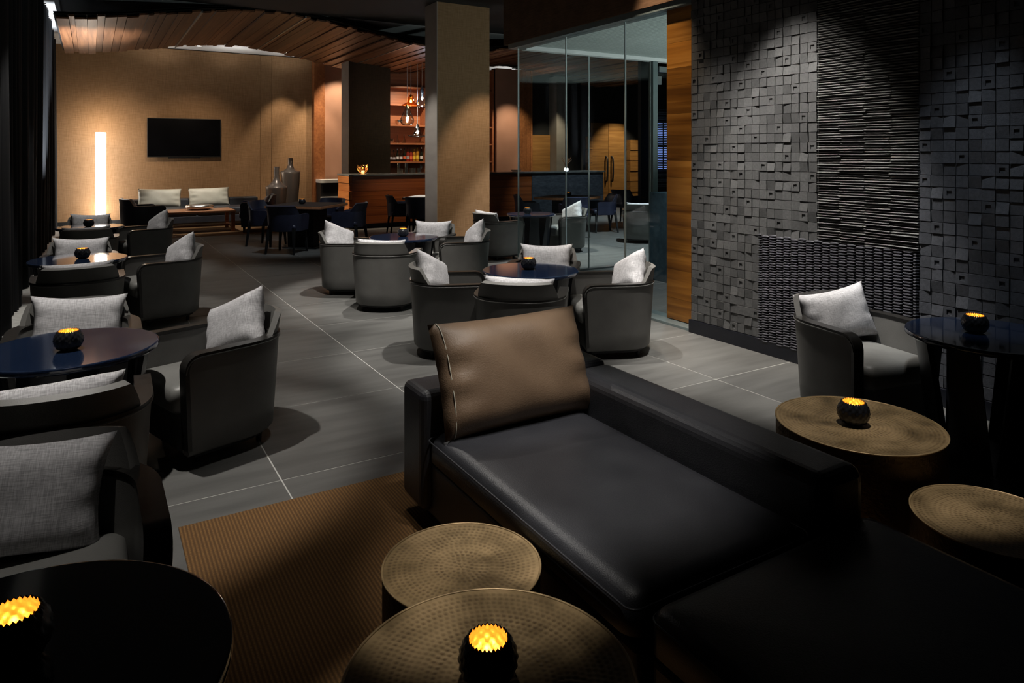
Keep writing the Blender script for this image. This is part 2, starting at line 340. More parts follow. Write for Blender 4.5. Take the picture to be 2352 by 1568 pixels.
# back wall: cloth panels, each its own piece
wb = struct('wall_back', box(-1.05, 17, 18.52, 18.62, 0, CZ), M['wallblack'])
for x0, x1, dy in ((-1.0, 1.32, 0), (1.323, 3.67, 0), (3.673, 3.93, -.02), (3.933, 4.25, -.035), (4.253, 4.955, -.02)):
    obj('cloth_panel', box(x0, x1, 18.46 + dy, 18.52, .09, CZ), M['fabric'], wb)
struct('baseboard_back', box(-1.0, 4.955, 18.44, 18.52, 0, .09), M['black'])
obj('plaster_panel', box(5.24, 6.6, 18.40, 18.52, 0, CZ), M['pink'], wb)
struct('trim_post', box(4.96, 5.24, 18.25, 18.5, 0, CZ), M['postwood'], bevel=.004)
# pier with its lack of light put into the cloth colour, pale edge
pr = struct('wall_pier', box(5.085, 6.10, 15.8, 16.3, 0, 3.9), M['piercloth'])
obj('edge_face', box(5.075, 5.085, 15.79, 16.3, 0, 3.9), M['greytrim'], pr)
# shelf wall behind the bar
struct('wall_bar_back', box(6.10, 9.45, 17.02, 17.10, 0, 3.95), M['shelfwood'])
wr = struct('wall_bar_right', box(9.45, 12.4, 16.7, 16.85, 0, 3.95), M['wallblack'])
obj('plaster_panel', box(9.47, 10.20, 16.6, 16.7, 0, 3.95), M['pink'], wr)
for k in range(6): obj('reeded_board', box(10.21 + .068*k, 10.272 + .068*k, 16.58 - .01*(k % 2), 16.7, 0, 3.95), M['postwood'], wr)
obj('wood_panel', box(10.62, 11.24, 16.62, 16.7, 0, 2.15), M['doorwood'], wr)
obj('cloth_panel', box(11.25, 11.63, 16.3, 16.7, 0, 3.8), M['greytrim'], wr)
wd = struct('wall_door', box(12.4, 17, 17.75, 17.85, 0, CZ), M['wallblack'])
for k in range(4): obj('wood_block', box(13.35, 13.52, 17.62 - .02*(k % 2), 17.75, .5 + .42*k, .90 + .42*k), M['doorwood'], wd)
for k in range(6): obj('board', box(15.02, 16.3, 17.58 - .03*(k % 2), 17.75, .05 + .34*k, .375 + .34*k), M['doorwood'], wd)
for n, x0, x1, hx in ((1, 13.55, 14.19, 14.08), (2, 14.20, 14.92, 14.31)):
    d = struct('door_%d' % n, box(x0, x1, 17.66, 17.74, 0, 2.6), M['doorwood'])
    obj('door_handle', G().tube([(hx, 17.66, .72), (hx, 17.58, .76), (hx, 17.56, 1.0), (hx, 17.56, 1.3), (hx, 17.58, 1.50), (hx, 17.66, 1.54)], .028, 10), M['bowl'], d, smooth=True)
# column
cl = struct('column', box(4.87, 5.85, 10.50, 10.97, 0, CZ), M['fabric'])
obj('column_side', box(4.862, 4.87, 10.50, 10.97, 0, CZ), M['greytrim'], cl)

# wooden wave ceiling: every plank a piece of its own
def wave(x): return 3.84 + .20 * math.cos(2 * PI * (x - 2.75) / 6.9)
V = G(); xs = [-.5 + .125 * i for i in range(129)]
V.grid(lambda i, j: (xs[i], (12.62, 17.0)[j], wave(xs[i]) + .075), len(xs), 2)
V.grid(lambda i, j: (xs[i], (12.62, 17.0)[j], wave(xs[i]) + .11), len(xs), 2)
vault = struct('ceiling_vault', V, M['ceilblack'])
widths = (.07, .10, .13, .16)
pmesh = {(w, k): box(-w/2, w/2, -2.2 + (0, .05, .10)[k], 2.2 - (.08, 0, .05)[k], 0, .03).mesh('plank', M['plank']) for w in widths for k in range(3)}
strip_me = box(-.012, .012, -2.2, 2.2, 0, .04).mesh('metal_strip', M['steel'])
x = -.46; strips = [1.53, 3.27, 5.25, 10.2, 11.6]
while x < 14.5:
    if strips and x >= strips[0]:
        strips.pop(0); o = link('metal_strip', strip_me, vault); o.location = (x + .012, 14.81, wave(x)); x += .026
    w = random.choice(widths); xc = x + w / 2
    o = link('plank', pmesh[(w, random.randrange(3))], vault); sl = (wave(xc + .01) - wave(xc - .01)) / .02
    o.location = (xc, 14.81, wave(xc) + random.choice((0, .012, .024, .036))); o.rotation_euler = (0, -math.atan(sl), 0)
    x += w + .006

# stone wall on the right
XW = 4.60
struct('wall_right', box(XW, 4.70, -2.2, 4.55, 0, CZ), M['wallblack'])
bb = struct('baseboard_right', box(4.575, XW, .3, 4.56, 0, .115), M['lacquer_matt'], bevel=.003)
P_ = .0742
def tile_mesh(name, h, mat):
    """h = depth at the four corners (y0z0, y1z0, y1z1, y0z1); faces -x"""
    a = P_/2 - .0023; g = G()
    c = [(-a, -a), (a, -a), (a, a), (-a, a)]
    vs = [(0, y, z) for y, z in c] + [(-h[i], y, z) for i, (y, z) in enumerate(c)]
    g.add(vs, [(4,5,6,7)] + [(i, (i+1) % 4, 4+(i+1) % 4, 4+i) for i in range(4)]); me = g.mesh(name, mat); fix_normals(me); return me
def hole_mesh(name, h, mat):
    a = P_/2 - .0023; b = .0155; g = G(); o = [(-a,-a),(a,-a),(a,a),(-a,a)]; i_ = [(-b,-b),(b,-b),(b,b),(-b,b)]
    vs = [(0,y,z) for y,z in o] + [(-h,y,z) for y,z in o] + [(-h,y,z) for y,z in i_] + [(-.011,y,z) for y,z in i_]
    fs = [(i,(i+1)%4,4+(i+1)%4,4+i) for i in range(4)] + [(4+i,4+(i+1)%4,8+(i+1)%4,8+i) for i in range(4)] + [(8+i,8+(i+1)%4,12+(i+1)%4,12+i) for i in range(4)] + [(12,13,14,15)]
    g.add(vs, fs); me = g.mesh(name, mat); fix_normals(me); return me
def tile_set(mat):
    L = []
    for h in (.010, .012, .0145, .018): L.append((6, tile_mesh('stone_tile', (h,)*4, mat)))
    for lo, hi in ((.009, .018), (.011, .022)):
        L += [(3, tile_mesh('stone_tile', (lo, hi, hi, lo), mat)), (3, tile_mesh('stone_tile', (hi, lo, lo, hi), mat)),
              (2, tile_mesh('stone_tile', (lo, lo, hi, hi), mat)), (2, tile_mesh('stone_tile', (hi, hi, lo, lo), mat))]
    return [m for n, m in L for _ in range(n)], hole_mesh('stone_tile', .018, mat)
def field(parent, mat, cells, keep):
    reg, hole = tile_set(mat); cells = sorted(cells, key=lambda c: c[2]); rest = G(); hs = set()
    for k, (i, j, d, y, z) in enumerate(cells):
        # holed tiles are scattered, never side by side
        h = ((i * 7 + j * 11) % 10 == 0 or (i * 5 + j * 8) % 17 == 0) and not any((i+a, j+b) in hs for a in (-1,0,1) for b in (-1,0,1))
        if h: hs.add((i, j))
        me = hole if h else random.choice(reg)
        if k < keep:
            o = link('stone_tile', me, parent); o.location = (XW - .002, y, z)
        else:
            rest.add([(v.co.x + XW - .002, v.co.y + y, v.co.z + z) for v in me.vertices], [tuple(p.vertices) for p in me.polygons])
    if rest.v: obj('stone_tiles_far', rest, mat, parent, stuff=True, recalc=False)
def dist(y, z): return abs(z - 1.0) * 1.2 + math.hypot(XW, y) * .8
cells = []
for i in range(17):
    for j in range(52):
        y = 3.272 + P_ * (i + .5); z = .118 + P_ * (j + .5)
        if y < 3.79 and z < .95: continue
        cells.append((i, j, dist(y, z), y, z))
t1 = struct('trim_1', box(XW - .004, XW, 3.27, 4.535, .115, CZ), M['stonetile']); t1['label'] = 'grey stone mosaic cladding left of the ribbed panel'
field(t1, M['stonetile'], cells, 300)
cells = []
for i in range(30):
    for j in range(52):
        y = 2.528 - P_ * (i + .5); z = .118 + P_ * (j + .5)
        cells.append((i, j, abs(z - .9) + abs(y - 2.2) * 1.5, y, z))
t2 = struct('trim_2', box(XW - .004, XW, .30, 2.53, .115, CZ), M['stonetile2']); t2['label'] = 'blue-black stone mosaic cladding right of the ribbed panel'
field(t2, M['stonetile2'], cells, 300)
# ribbed panel of thin sticks
g = G(); z = .955
def reed(g, y0, y1, z, h, d):
    n = 5; r = [( -d * math.sin(PI * k / (n - 1)), (k / (n - 1) - .5) * h) for k in range(n)]
    tz = random.uniform(-.0025, .0025)
    vs = [(XW + a, y0, z + b - tz) for a, b in r] + [(XW + a, y1, z + b + tz) for a, b in r]
    g.add(vs, [(k, k+1, n+k+1, n+k) for k in range(n - 1)] + [tuple(range(n)), tuple(range(2*n - 1, n - 1, -1))])
while z < 4.0:
    ys = [2.532, 2.72 + random.uniform(-.01, .01), 2.90 + random.uniform(-.01, .01), 3.09 + random.uniform(-.01, .01), 3.268]
    for a, b in zip(ys, ys[1:]): reed(g, a + .001, b - .001, z, .0135, random.uniform(.014, .034))
    z += .0185
t3 = struct('trim_3', box(XW - .003, XW, 2.53, 3.27, .94, CZ), M['black']); t3['label'] = 'dark panel ribbed with thin horizontal sticks'
obj('thin_stick', g, M['reed'], t3, stuff=True, smooth=False)
# woven panel of slim pills
g = G(); cp = .0664
for i in range(20):
    yc = 2.535 + cp * i
    for j in range(43):
        zc = .105 + .0198 * j + (.0099 if i % 2 else 0)
        y0, y1 = yc - .040, yc + .040
        if y1 > 3.79: y1 = 3.79
        if y0 < 2.531: y0 = 2.531
        pts = [(y0, 0), (y0 + .018, .0088), (y1 - .018, .0088), (y1, 0), (y1 - .018, -.0088), (y0 + .018, -.0088)]
        b = len(g.v); D = .030 + random.uniform(-.002, .002)
        vs = [(XW - .006, y, zc + q) for y, q in pts] + [(XW - D, y + (.014 if y < yc else -.014) * (1 if q == 0 else .3), zc + q * .42) for y, q in pts]
        g.add(vs, [(6,7,8,9,10,11)] + [(k, (k+1) % 6, 6+(k+1) % 6, 6+k) for k in range(6)])
t4 = struct('trim_4', box(XW - .006, XW, 2.53, 3.79, .118, .95), M['black']); t4['label'] = 'slate woven-look relief panel low on the stone wall'
obj('woven_pill', g, M['woven'], t4, stuff=True)

# striped wood pillar at the end of the stone wall
wp = struct('wall_end', box(4.74, 5.0, 4.56, 4.99, .02, CZ), M['black'])
z = .03; k = 0
while z < 4.0:
    h = (.20, .27, .16, .24)[k % 4]; obj('veneer_board', box(4.722, 4.74, 4.565, 4.99, z, z + h - .0015), M['pillarwood'], wp); z += h; k += 1
struct('trim_5', box(4.60, 4.86, 4.55, 7.86, 0, .022), M['frame'])

# glass vestibule: two runs of panes, header and ceiling
struct('trim_6', box(4.66, 4.84, 4.5, 7.86, 2.96, 3.02), M['frame'])
struct('trim_7', box(4.84, 9.2, 7.70, 7.82, 2.95, 3.0), M['ceilwhite'])
bh = struct('wall_bulkhead', box(4.64, 4.86, 4.5, 7.95, 3.02, CZ), M['bulkhead'])
cv = struct('ceiling_vestibule', box(4.86, 9.2, 3.0, 7.82, 3.0, 3.06), M['perf'])
struct('wall_vestibule', box(4.70, 9.2, 3.0, 3.1, 0, 3.0), M['wallblack'])
struct('wall_vestibule_side', box(9.15, 9.25, 3.0, 7.7, 0, 3.0), M['wallblack'])
ed = .004
def pane(n, x0, x1, y0, y1, z0=.022, z1=2.96):
    w = struct('window_%d' % n, box(x0, x1, y0, y1, z0, z1), M['glass'])
    if x1 - x0 < .02:
        for y in (y0, y1): obj('pane_edge', box(x0 - .002, x1 + .002, y - ed/2, y + ed/2, z0, z1), M['glassedge'], w)
    else:
        for xx in (x0, x1): obj('pane_edge', box(xx - ed/2, xx + ed/2, y0 - .002, y1 + .002, z0, z1), M['glassedge'], w)
    return w
pane(1, 4.745, 4.757, 5.0, 5.63); pane(2, 4.745, 4.757, 5.637, 6.69); pane(3, 4.745, 4.757, 6.697, 7.76)
pane(4, 4.76, 5.89, 7.755, 7.767); pane(5, 5.90, 7.02, 7.755, 7.767)
struct('trim_8', box(7.03, 7.12, 7.71, 7.81, 0, 2.95), M['frame'], bevel=.004)
dr = struct('door_3', box(7.13, 8.1, 7.755, 7.767, .02, 2.88), M['glass'])
obj('door_closer', box(7.14, 7.75, 7.70, 7.75, 2.80, 2.88), M['steel'], dr); obj('hinge_plate', box(7.14, 7.22, 7.74, 7.78, 2.62, 2.74), M['steel'], dr)
struct('trim_9', box(4.76, 9.2, 7.72, 7.80, 0, .02), M['steel'])
tag(obj('stone_desk', box(6.10, 6.9, 4.2, 6.76, 0, 1.11), M['bluestone'], bevel=.006), 'teal stone desk standing behind the striped wood pillar', 'desk')
# reed blind beyond the desk
bl = empty('reed_blind', (11.14, 12.2, 0)); tag(bl, 'dark horizontal reed blind hanging beyond the glass door', 'blind')
for k in range(46): obj('slat', box(0, .95, -.008, .008, .80 + .04*k, .826 + .04*k), M['reed'] if k % 3 else M['black'], bl)
obj('cord_rail', box(-.02, .97, -.02, .02, 2.64, 2.70), M['black'], bl)
obj('cord', G().tube([(.3, -.012, .8), (.3, -.012, 4.1)], .004, 6), M['black'], bl); obj('cord', G().tube([(.7, -.012, .8), (.7, -.012, 4.1)], .004, 6), M['black'], bl)

wn = struct('window_6', box(11.56, 11.95, 12.55, 12.6, 1.25, 2.35), emit('dusk_window', (.30, .42, 1.0), .8))
obj('glazing_bar', box(11.56, 11.95, 12.535, 12.55, 1.78, 1.81), M['black'], wn); obj('glazing_bar', box(11.74, 11.77, 12.535, 12.55, 1.25, 2.35), M['black'], wn)
struct('wall_window', box(11.10, 13.2, 12.6, 12.7, 0, 3.9), M['wallblack'])

# ------------------------------------------------------------------ curtain
g = G(); n = 900; y0c, y1c = -1.5, 18.3; ph = 0; px = []
for i in range(n):
    y = y0c + (y1c - y0c) * i / (n - 1); ph += .42 + .16 * math.sin(i * .071) + .10 * math.sin(i * .19 + 2)
    px.append((-.70 + .055 * math.sin(ph) + .02 * math.sin(i * .11), y))
def cur(i, j):
    x, y = px[i]; t = j / 5; k = 1 - .25 * math.sin(t * 2 + i * .013); return (-.70 + (x + .70) * k, y + .02 * math.sin(i * .05 + t * 3), .01 + 4.0 * t)
g.grid(cur, n, 6)
tag(obj('curtain', g, M['curtain'], None, smooth=True, recalc=False), 'floor-length black pleated curtain along the left wall', 'curtain')

# ------------------------------------------------------------------ lounge chair (faces +y)
ZT, ZB, RC = .582, .070, .075
def upath(a=.33, yf=.30, yb=-.02, b=.31, ns=10, nb=28, e=2.35):
    """outer plan line from the front of one arm round the back to the other"""
    p = [(a, yf - (yf - yb) * i / ns) for i in range(ns)]
    for i in range(nb + 1):
        t = PI * i / nb; c, s_ = math.cos(t), math.sin(t)
        p.append((a * math.copysign(abs(c) ** (2 / e), c), yb - b * abs(s_) ** (2 / e)))
    p += [(-x, y) for x, y in reversed(p[:ns])]
    nr = []
    for i in range(len(p)):
        x0, yy0 = p[max(i - 1, 0)]; x1, yy1 = p[min(i + 1, len(p) - 1)]; dx, dy = x1 - x0, yy1 - yy0; l = math.hypot(dx, dy) or 1
        nr.append((dy / l, -dx / l))          # inward normal
    return p, nr
def tub_shell(p, nr, zb, zt, rc, th, taper, yc=-.02):
    """solid U wall, arm fronts rounded at the top; returns (shell mesh, rim line, rim normals)"""
    L = [0]
    for i in range(1, len(p)): L.append(L[-1] + math.hypot(p[i][0] - p[i-1][0], p[i][1] - p[i-1][1]))
    ends = [0, .004, .012, .025, .045, .075]
    # resample so that the rounded corner has points
    def at(s):
        for i in range(1, len(p)):
            if s <= L[i] + 1e-9:
                t = (s - L[i-1]) / max(L[i] - L[i-1], 1e-9); q = [p[i-1][k] + (p[i][k] - p[i-1][k]) * t for k in (0, 1)]
                m = [nr[i-1][k] + (nr[i][k] - nr[i-1][k]) * t for k in (0, 1)]; l = math.hypot(*m) or 1; return q, (m[0] / l, m[1] / l)
        return p[-1], nr[-1]
    ss = [rc * e / .075 for e in ends] + [l for l in L if rc * 1.2 < l < L[-1] - rc * 1.2] + [L[-1] - rc * e / .075 for e in reversed(ends)]
    def zt_at(s):
        d = min(s, L[-1] - s); d = min(d, rc); return zt - rc + math.sqrt(max(rc*rc - (rc - d) ** 2, 0))
    lv = [0, .03, .25, .5, .75, 1.0]
    def sc(q, z): k = 1 - taper * (1 - (z - zb) / (zt - zb)); return (q[0] * k, yc + (q[1] - yc) * k)
    P0 = [at(s) for s in ss]; m = len(ss); g = G()
    rows = []
    for s, (q, nn) in zip(ss, P0):
        zz = zt_at(s); row = []
        for l in lv:
            z = zb + (zz - zb) * l; x, y = sc(q, z); ins = .014 if l == 0 else 0; row.append((x + nn[0]*ins, y + nn[1]*ins, z))
        for l in reversed(lv):
            z = zb + (zz - zb) * l; x, y = sc(q, z); row.append((x + nn[0]*th, y + nn[1]*th, z))
        rows.append(row)
    K = len(rows[0]); b = 0; g.v = [v for r in rows for v in r]
    for i in range(m - 1):
        for k in range(K): g.f.append((i*K + k, i*K + (k+1) % K, (i+1)*K + (k+1) % K, (i+1)*K + k))
    g.f.append(tuple(range(K))); g.f.append(tuple((m-1)*K + k for k in reversed(range(K))))
    line = []; ln = []
    for e in (0, -1):
        seg = []
        q, nn = P0[e]
        for z in (zb + .03, zb + .14, zb + .26, zt - rc - .004): x, y = sc(q, z); seg.append(((x, y, z), (nn[0], nn[1], 0)))
        if e == 0: head = seg
        else: tail = list(reversed(seg))
    mid = [((*sc(q, zt_at(s)), zt_at(s)), (nn[0], nn[1], 0)) for s, (q, nn) in zip(ss, P0)]
    al = head + mid + tail
    return g, [a for a, _ in al], [b_ for _, b_ in al]
def back_panel(p, nr, zt, up, half_b, half_t, th, lean=.03, inset=.016):
    """raised back with slanted ends, following the curve of the shell"""
    n = len(p); mid = n // 2; L = [0]
    for i in range(1, n): L.append(L[-1] + math.hypot(p[i][0] - p[i-1][0], p[i][1] - p[i-1][1]))
    def at(s):
        s += L[-1] / 2
        for i in range(1, n):
            if s <= L[i]:
                t = (s - L[i-1]) / (L[i] - L[i-1]); q = [p[i-1][k] + (p[i][k] - p[i-1][k]) * t for k in (0, 1)]
                m = [nr[i-1][k] + (nr[i][k] - nr[i-1][k]) * t for k in (0, 1)]; l = math.hypot(*m); return q, (m[0]/l, m[1]/l)
        return p[-1], nr[-1]
    nu, lv = 25, (0, .3, .6, .85, 1.0); g = G(); rows = []
    for i in range(nu):
        u = -1 + 2 * i / (nu - 1); row = []
        for side in (0, 1):
            for l in (lv if side == 0 else tuple(reversed(lv))):
                h = half_b + (half_t - half_b) * max(0, (l - .15) / .85); q, m = at(u * h); ins = inset + th * side - lean * l
                z = zt - .06 + (up + .06) * l - (.012 if l == 1.0 and side == 0 else 0)
                row.append((q[0] + m[0]*ins, q[1] + m[1]*ins, z))
        rows.append(row)
    K = len(rows[0]); g.v = [v for r in rows for v in r]
    for i in range(nu - 1):
        for k in range(K): g.f.append((i*K + k, i*K + (k+1) % K, (i+1)*K + (k+1) % K, (i+1)*K + k))
    g.f.append(tuple(range(K))); g.f.append(tuple((nu-1)*K + k for k in reversed(range(K))))
    return g
def rrect(t, hx, hy, rr):
    """point on a rounded rectangle; t runs 0..2pi, corners get a quarter of the points each"""
    q = t / (2*PI) * 4 + .5; k = int(q) % 4; f = q - int(q)
    cx, cy = ((1, -1), (1, 1), (-1, 1), (-1, -1))[(k) % 4]; ccx, ccy = cx * (hx - rr), cy * (hy - rr); a0 = (-PI/2, 0, PI/2, PI)[k]
    if f < .3: # straight run before the corner
        px_, py_ = ((1, -1), (1, 1), (-1, 1), (-1, -1))[(k - 1) % 4]; ax, ay = px_*(hx - rr) + rr*math.cos(a0), py_*(hy - rr) + rr*math.sin(a0)
        bx, by = ccx + rr*math.cos(a0), ccy + rr*math.sin(a0); u = f / .3; return (ax + (bx-ax)*u, ay + (by-ay)*u)
    a = a0 + (f - .3) / .7 * PI/2; return (ccx + rr*math.cos(a), ccy + rr*math.sin(a))
def cushion(x0, x1, y0, y1, z0, z1, r=.05, puff=.02, n=14):
    """soft seat slab: rounded edges, domed top"""
    g = G(); cx, cy = (x0 + x1)/2, (y0 + y1)/2; hx, hy = (x1 - x0)/2, (y1 - y0)/2
    ring = []
    m = 64
    def plan(t, hx, hy):
        return rrect(t, hx, hy, min(r, hx*.5, hy*.5))
    lv = [(-r*.7, z0), (0, z0 + r*.7), (0, z1 - r), (-r*.12, z1 - r*.5), (-r*.4, z1 - r*.15), (-r, z1)] + [(None, k) for k in (.8, .6, .4, .2, .02)]
    for d, z in lv:
        for i in range(m):
            t = 2 * PI * i / m
            if d is None: x, y = plan(t, (hx - r) * z, (hy - r) * z); zz = z1 + puff * (1 - z * z)
            else: x, y = plan(t, hx + d, hy + d); zz = z
            g.v.append((cx + x, cy + y, zz))
    for j in range(len(lv) - 1):
        for i in range(m):
            k = (i + 1) % m; g.f.append((j*m + i, j*m + k, (j+1)*m + k, (j+1)*m + i))
    g.f.append(tuple(reversed(range(m)))); g.f.append(tuple((len(lv)-1)*m + i for i in range(m)))
    return g
def make_tub(name, shell_mat, in_mat, rim=True):
    root = empty(name); p, nr = upath()
    sg, line, ln = tub_shell(p, nr, ZB, ZT, RC, .058, .10)
    obj('shell', sg, shell_mat, root, smooth=True, auto=50)
    rim_ = obj('rim', G().sweep(line, ln, [(-.005, -.006), (.063, -.006), (.061, .016), (.052, .021), (.006, .021), (-.003, .016)]), M['rim'], root, smooth=True, auto=50)
    obj('piping', G().tube([(x - n_[0]*.003, y - n_[1]*.003, z - .012) for (x, y, z), n_ in list(zip(line, ln))[4:-4]], .0042, 6), M['piping'], rim_, smooth=True)
    obj('backrest', back_panel(p, nr, ZT, .125, .36, .255, .034), shell_mat, root, smooth=True, auto=45)
    obj('seat', cushion(-.245, .245, -.185, .325, .27, .415, .045, .018), in_mat, root, smooth=True, auto=70)
    obj('seat_base', box(-.232, .232, -.17, .27, ZB, .28), shell_mat, root, bevel=.01)
    q, _ = upath(.255, .22, -.02, .235)
    obj('plinth', G().prism(q, .045, .10), M['black'], root)
    for sx in (-1, 1):
        for sy, yy in ((1, .18), (-1, -.16)):
            obj('leg', G().lathe([(.001, 0), (.014, 0), (.02, .09), (.001, .09)], 10, sx*.20, yy), M['black'], root)
    return root
lounge = make_tub('lounge_chair', M['leather'], M['leather_in'])
used = [False]
CH = {}
def face(x, y, tx, ty): return math.atan2(ty - y, tx - x) - PI / 2
def lounge_chair(key, x, y, tx, ty, label, group, drot=0):
    o = lounge if not used[0] else copy_tree(lounge)
    used[0] = True; rz = face(x, y, tx, ty) + math.radians(drot)
    o.location = (x, y, 0); o.rotation_euler = (0, 0, rz); tag(o, label, 'armchair', group); CH[key] = (x, y, rz); return o
# pillow: width along x, height along z, bottom at the origin
def pillow_mesh(name, w, h, t, mat, seed, pinch=.11, wr=.006):
    rnd = random.Random(seed); nu, nv = 26, 20; g = G(); a1, a2, a3 = rnd.uniform(0, 6), rnd.uniform(0, 6), rnd.uniform(0, 6)
    def side(sg):
        def fn(i, j):
            u = -1 + 2*i/(nu-1); v = -1 + 2*j/(nv-1)
            x = w/2 * u * (1 - pinch * (1 - v*v) * u*u); z = h/2 * v * (1 - pinch * 1.25 * (1 - u*u) * v*v)
            d = t/2 * max((1 - u**4) * (1 - v**4), 0) ** .62
            e = math.exp(-((abs(u) - .82) ** 2 * 30 + (v ** 2) * 1.2))
            d += wr * (e * math.sin(v*11 + a1) + .5 * math.sin(u*7 + v*4 + a2) * (1 - u*u) * (1 - v*v)) * (1 if sg < 0 else .6)
            if abs(u) == 1 or abs(v) == 1: d = 0
            return (x, sg * d, z + h/2)
        return fn
    g.grid(side(-1), nu, nv); b = len(g.v); g.grid(side(1), nu, nv)
    me = g.mesh(name, mat, True)
    import bmesh
    bm = bmesh.new(); bm.from_mesh(me); bmesh.ops.remove_doubles(bm, verts=bm.verts, dist=1e-5); bmesh.ops.recalc_face_normals(bm, faces=bm.faces); bm.to_mesh(me); bm.free(); return me
PM = [pillow_mesh('throw_pillow', .50, .345, .16, M['linen'], s) for s in (1, 2, 3, 4)]
pk = [0]
def pillow(key, label, roll=0, lean=17, yoff=-.125, yaw=0, xo=0, zo=.405):
    x, y, rz = CH[key]; me = PM[pk[0] % 4]; pk[0] += 1
    o = link('throw_pillow', me); mt = Matrix.Translation((x, y, 0)) @ Matrix.Rotation(rz, 4, 'Z') @ Matrix.Translation((xo, yoff, zo)) @ Matrix.Rotation(math.radians(yaw), 4, 'Z') @ Matrix.Rotation(math.radians(lean), 4, 'X') @ Matrix.Rotation(math.radians(roll), 4, 'Y')
    o.matrix_world = mt; tag(o, label, 'pillow', 'grey linen pillows on the lounge chairs'); return o

# ------------------------------------------------------------------ round tables and candle bowls
TZ = .638
def make_round():
    root = empty('round_table')
    obj('table_top', G().lathe([(.001, TZ - .032), (.385, TZ - .032), (.395, TZ - .024), (.397, TZ - .012), (.393, TZ - .003), (.388, TZ), (.384, TZ), (.376, TZ), (.001, TZ)], 96), M['lacquer'], root, smooth=True, auto=35)
    for q in range(8):
        a0 = q * PI/4 + PI/8
        def fn(i, j, a0=a0):
            u = -1 + 2*i/10; k = j % 6; t = k / 5; side = j // 6
            if side: t = 1 - t
            R = .352 - .068 * t ** .8 - (.026 if side else 0); hw = .20 + .17 * t ** 1.4
            a = a0 + u * hw; return (R*math.cos(a), R*math.sin(a), (TZ - .03) * (1 - t))
        g = G().grid(fn, 11, 12, cv=True); g.f.append(tuple(range(12))); g.f.append(tuple(120 + k for k in reversed(range(12))))
        obj('leg', g, M['lacquer_matt'], root, smooth=True, auto=40)
    return root
rt = make_round(); rused = [False]
def round_table(x, y, rz, label):
    o = rt if not rused[0] else copy_tree(rt); rused[0] = True
    o.location = (x, y, 0); o.rotation_euler = (0, 0, math.radians(rz)); tag(o, label, 'table', 'round navy lacquer tables'); return o

def make_candle():
    root = empty('candle_bowl')
    R0, Hh = .062, .092
    prof = [(.001, 0), (.028, .0)] + [(R0 * math.sin(PI * (.18 + .60 * t)) ** .75, Hh * t) for t in [k / 15 for k in range(1, 16)]]
    def dim(r, z, a, j):
        if j > 2:
            row = round(z / .0125); ph = .5 * (row % 2); b = abs(math.cos((a * 14 / (2*PI) + ph) * PI)) * abs(math.cos(z / .0125 * PI)); r += .0042 * b
        if j >= len(prof) - 1: z += .0028 * math.cos(a * 28)
        return r, z
    obj('bowl', G().lathe(prof, 112, fn=dim), M['bowl'], root, smooth=True, recalc=False)
    pin = [(r - .004 if r > .01 else r, z + (.004 if i < 2 else 0)) for i, (r, z) in enumerate(prof)]
    obj('gold_lining', G().lathe(pin, 112, fn=dim), M['gold'], root, smooth=True, recalc=False)
    tl = obj('tealight', G().lathe([(.001, .006), (.019, .006), (.019, .026), (.001, .024)], 24), M['wax'], root, smooth=True)
    obj('flame', G().lathe([(.001, .026), (.0045, .032), (.0055, .038), (.0025, .050), (.0005, .056)], 12), M['flame'], tl, smooth=True)
    return root
cb = make_candle(); cused = [False]
def candle(x, y, z, label, s=1.0, power=.27):
    o = cb if not cused[0] else copy_tree(cb); cused[0] = True
    o.location = (x, y, z); o.scale = (s, s, s); o.rotation_euler = (0, 0, random.uniform(0, 6)); tag(o, label, 'candle holder', 'hammered candle bowls'); 
    point(x, y, z + .062*s, power * s*s, (1, .66, .27), .012); return o

# ------------------------------------------------------------------ lounge groups
CR = 'grey leather lounge chairs'
# row along the curtain
T0 = (-.148, 1.54); T1 = (-.092, 4.07); T2 = (-.10, 7.51); T3 = (-.014, 10.8)
lounge_chair('L0', -.15, 2.34, *T0, 'lounge chair holding the largest linen pillow at the left edge of the photo', CR)
lounge_chair('L1', -.11, 3.36, *T1, 'black-looking lounge chair seen from behind, between the two nearest round tables by the curtain', CR)
lounge_chair('L2', .58, 4.19, *T1, 'lounge chair in side view beside the brown rug corner, facing the curtain', CR, drot=8)
lounge_chair('L3', -.08, 4.76, *T1, 'lounge chair facing the camera behind the glossy table with a window-like glare', CR)
lounge_chair('L4', -.09, 6.74, *T2, 'lounge chair seen from behind, nearest the copper-lit second table along the curtain', CR)
lounge_chair('L5', .60, 7.54, *T2, 'lounge chair in side view right of the copper-lit table along the curtain', CR, drot=8)
lounge_chair('L6', -.10, 8.20, *T2, 'lounge chair facing the camera behind the copper-lit table along the curtain', CR)
lounge_chair('L7', -.04, 9.95, *T3, 'lounge chair seen from behind at the farthest table along the curtain', CR)
lounge_chair('L8', .64, 10.84, *T3, 'farthest side-view lounge chair, in front of the dark armchair by the glowing tube lamp', CR, drot=8)
lounge_chair('L9', -.02, 11.52, *T3, 'farthest lounge chair along the curtain, facing the camera below the tube lamp', CR)
pillow('L0', 'large-looking grey linen pillow filling the lower left edge of the photo', roll=-7, lean=12, yoff=-.12, zo=.41, xo=.07)
pillow('L1', 'linen pillow seen from behind over a black chair back at the left edge', roll=-3)
pillow('L2', 'linen pillow standing on its corner in the chair beside the brown rug', roll=24, yaw=4, zo=.44)
pillow('L3', 'bright linen pillow facing the camera just behind the nearest glowing bowl by the curtain', roll=-3.5, lean=12, yoff=-.12)
pillow('L4', 'linen pillow peeking over the chair back below the copper-lit table', roll=-1)
pillow('L5', 'linen pillow in the side-view chair right of the copper-lit table', roll=24, yaw=4, zo=.44)
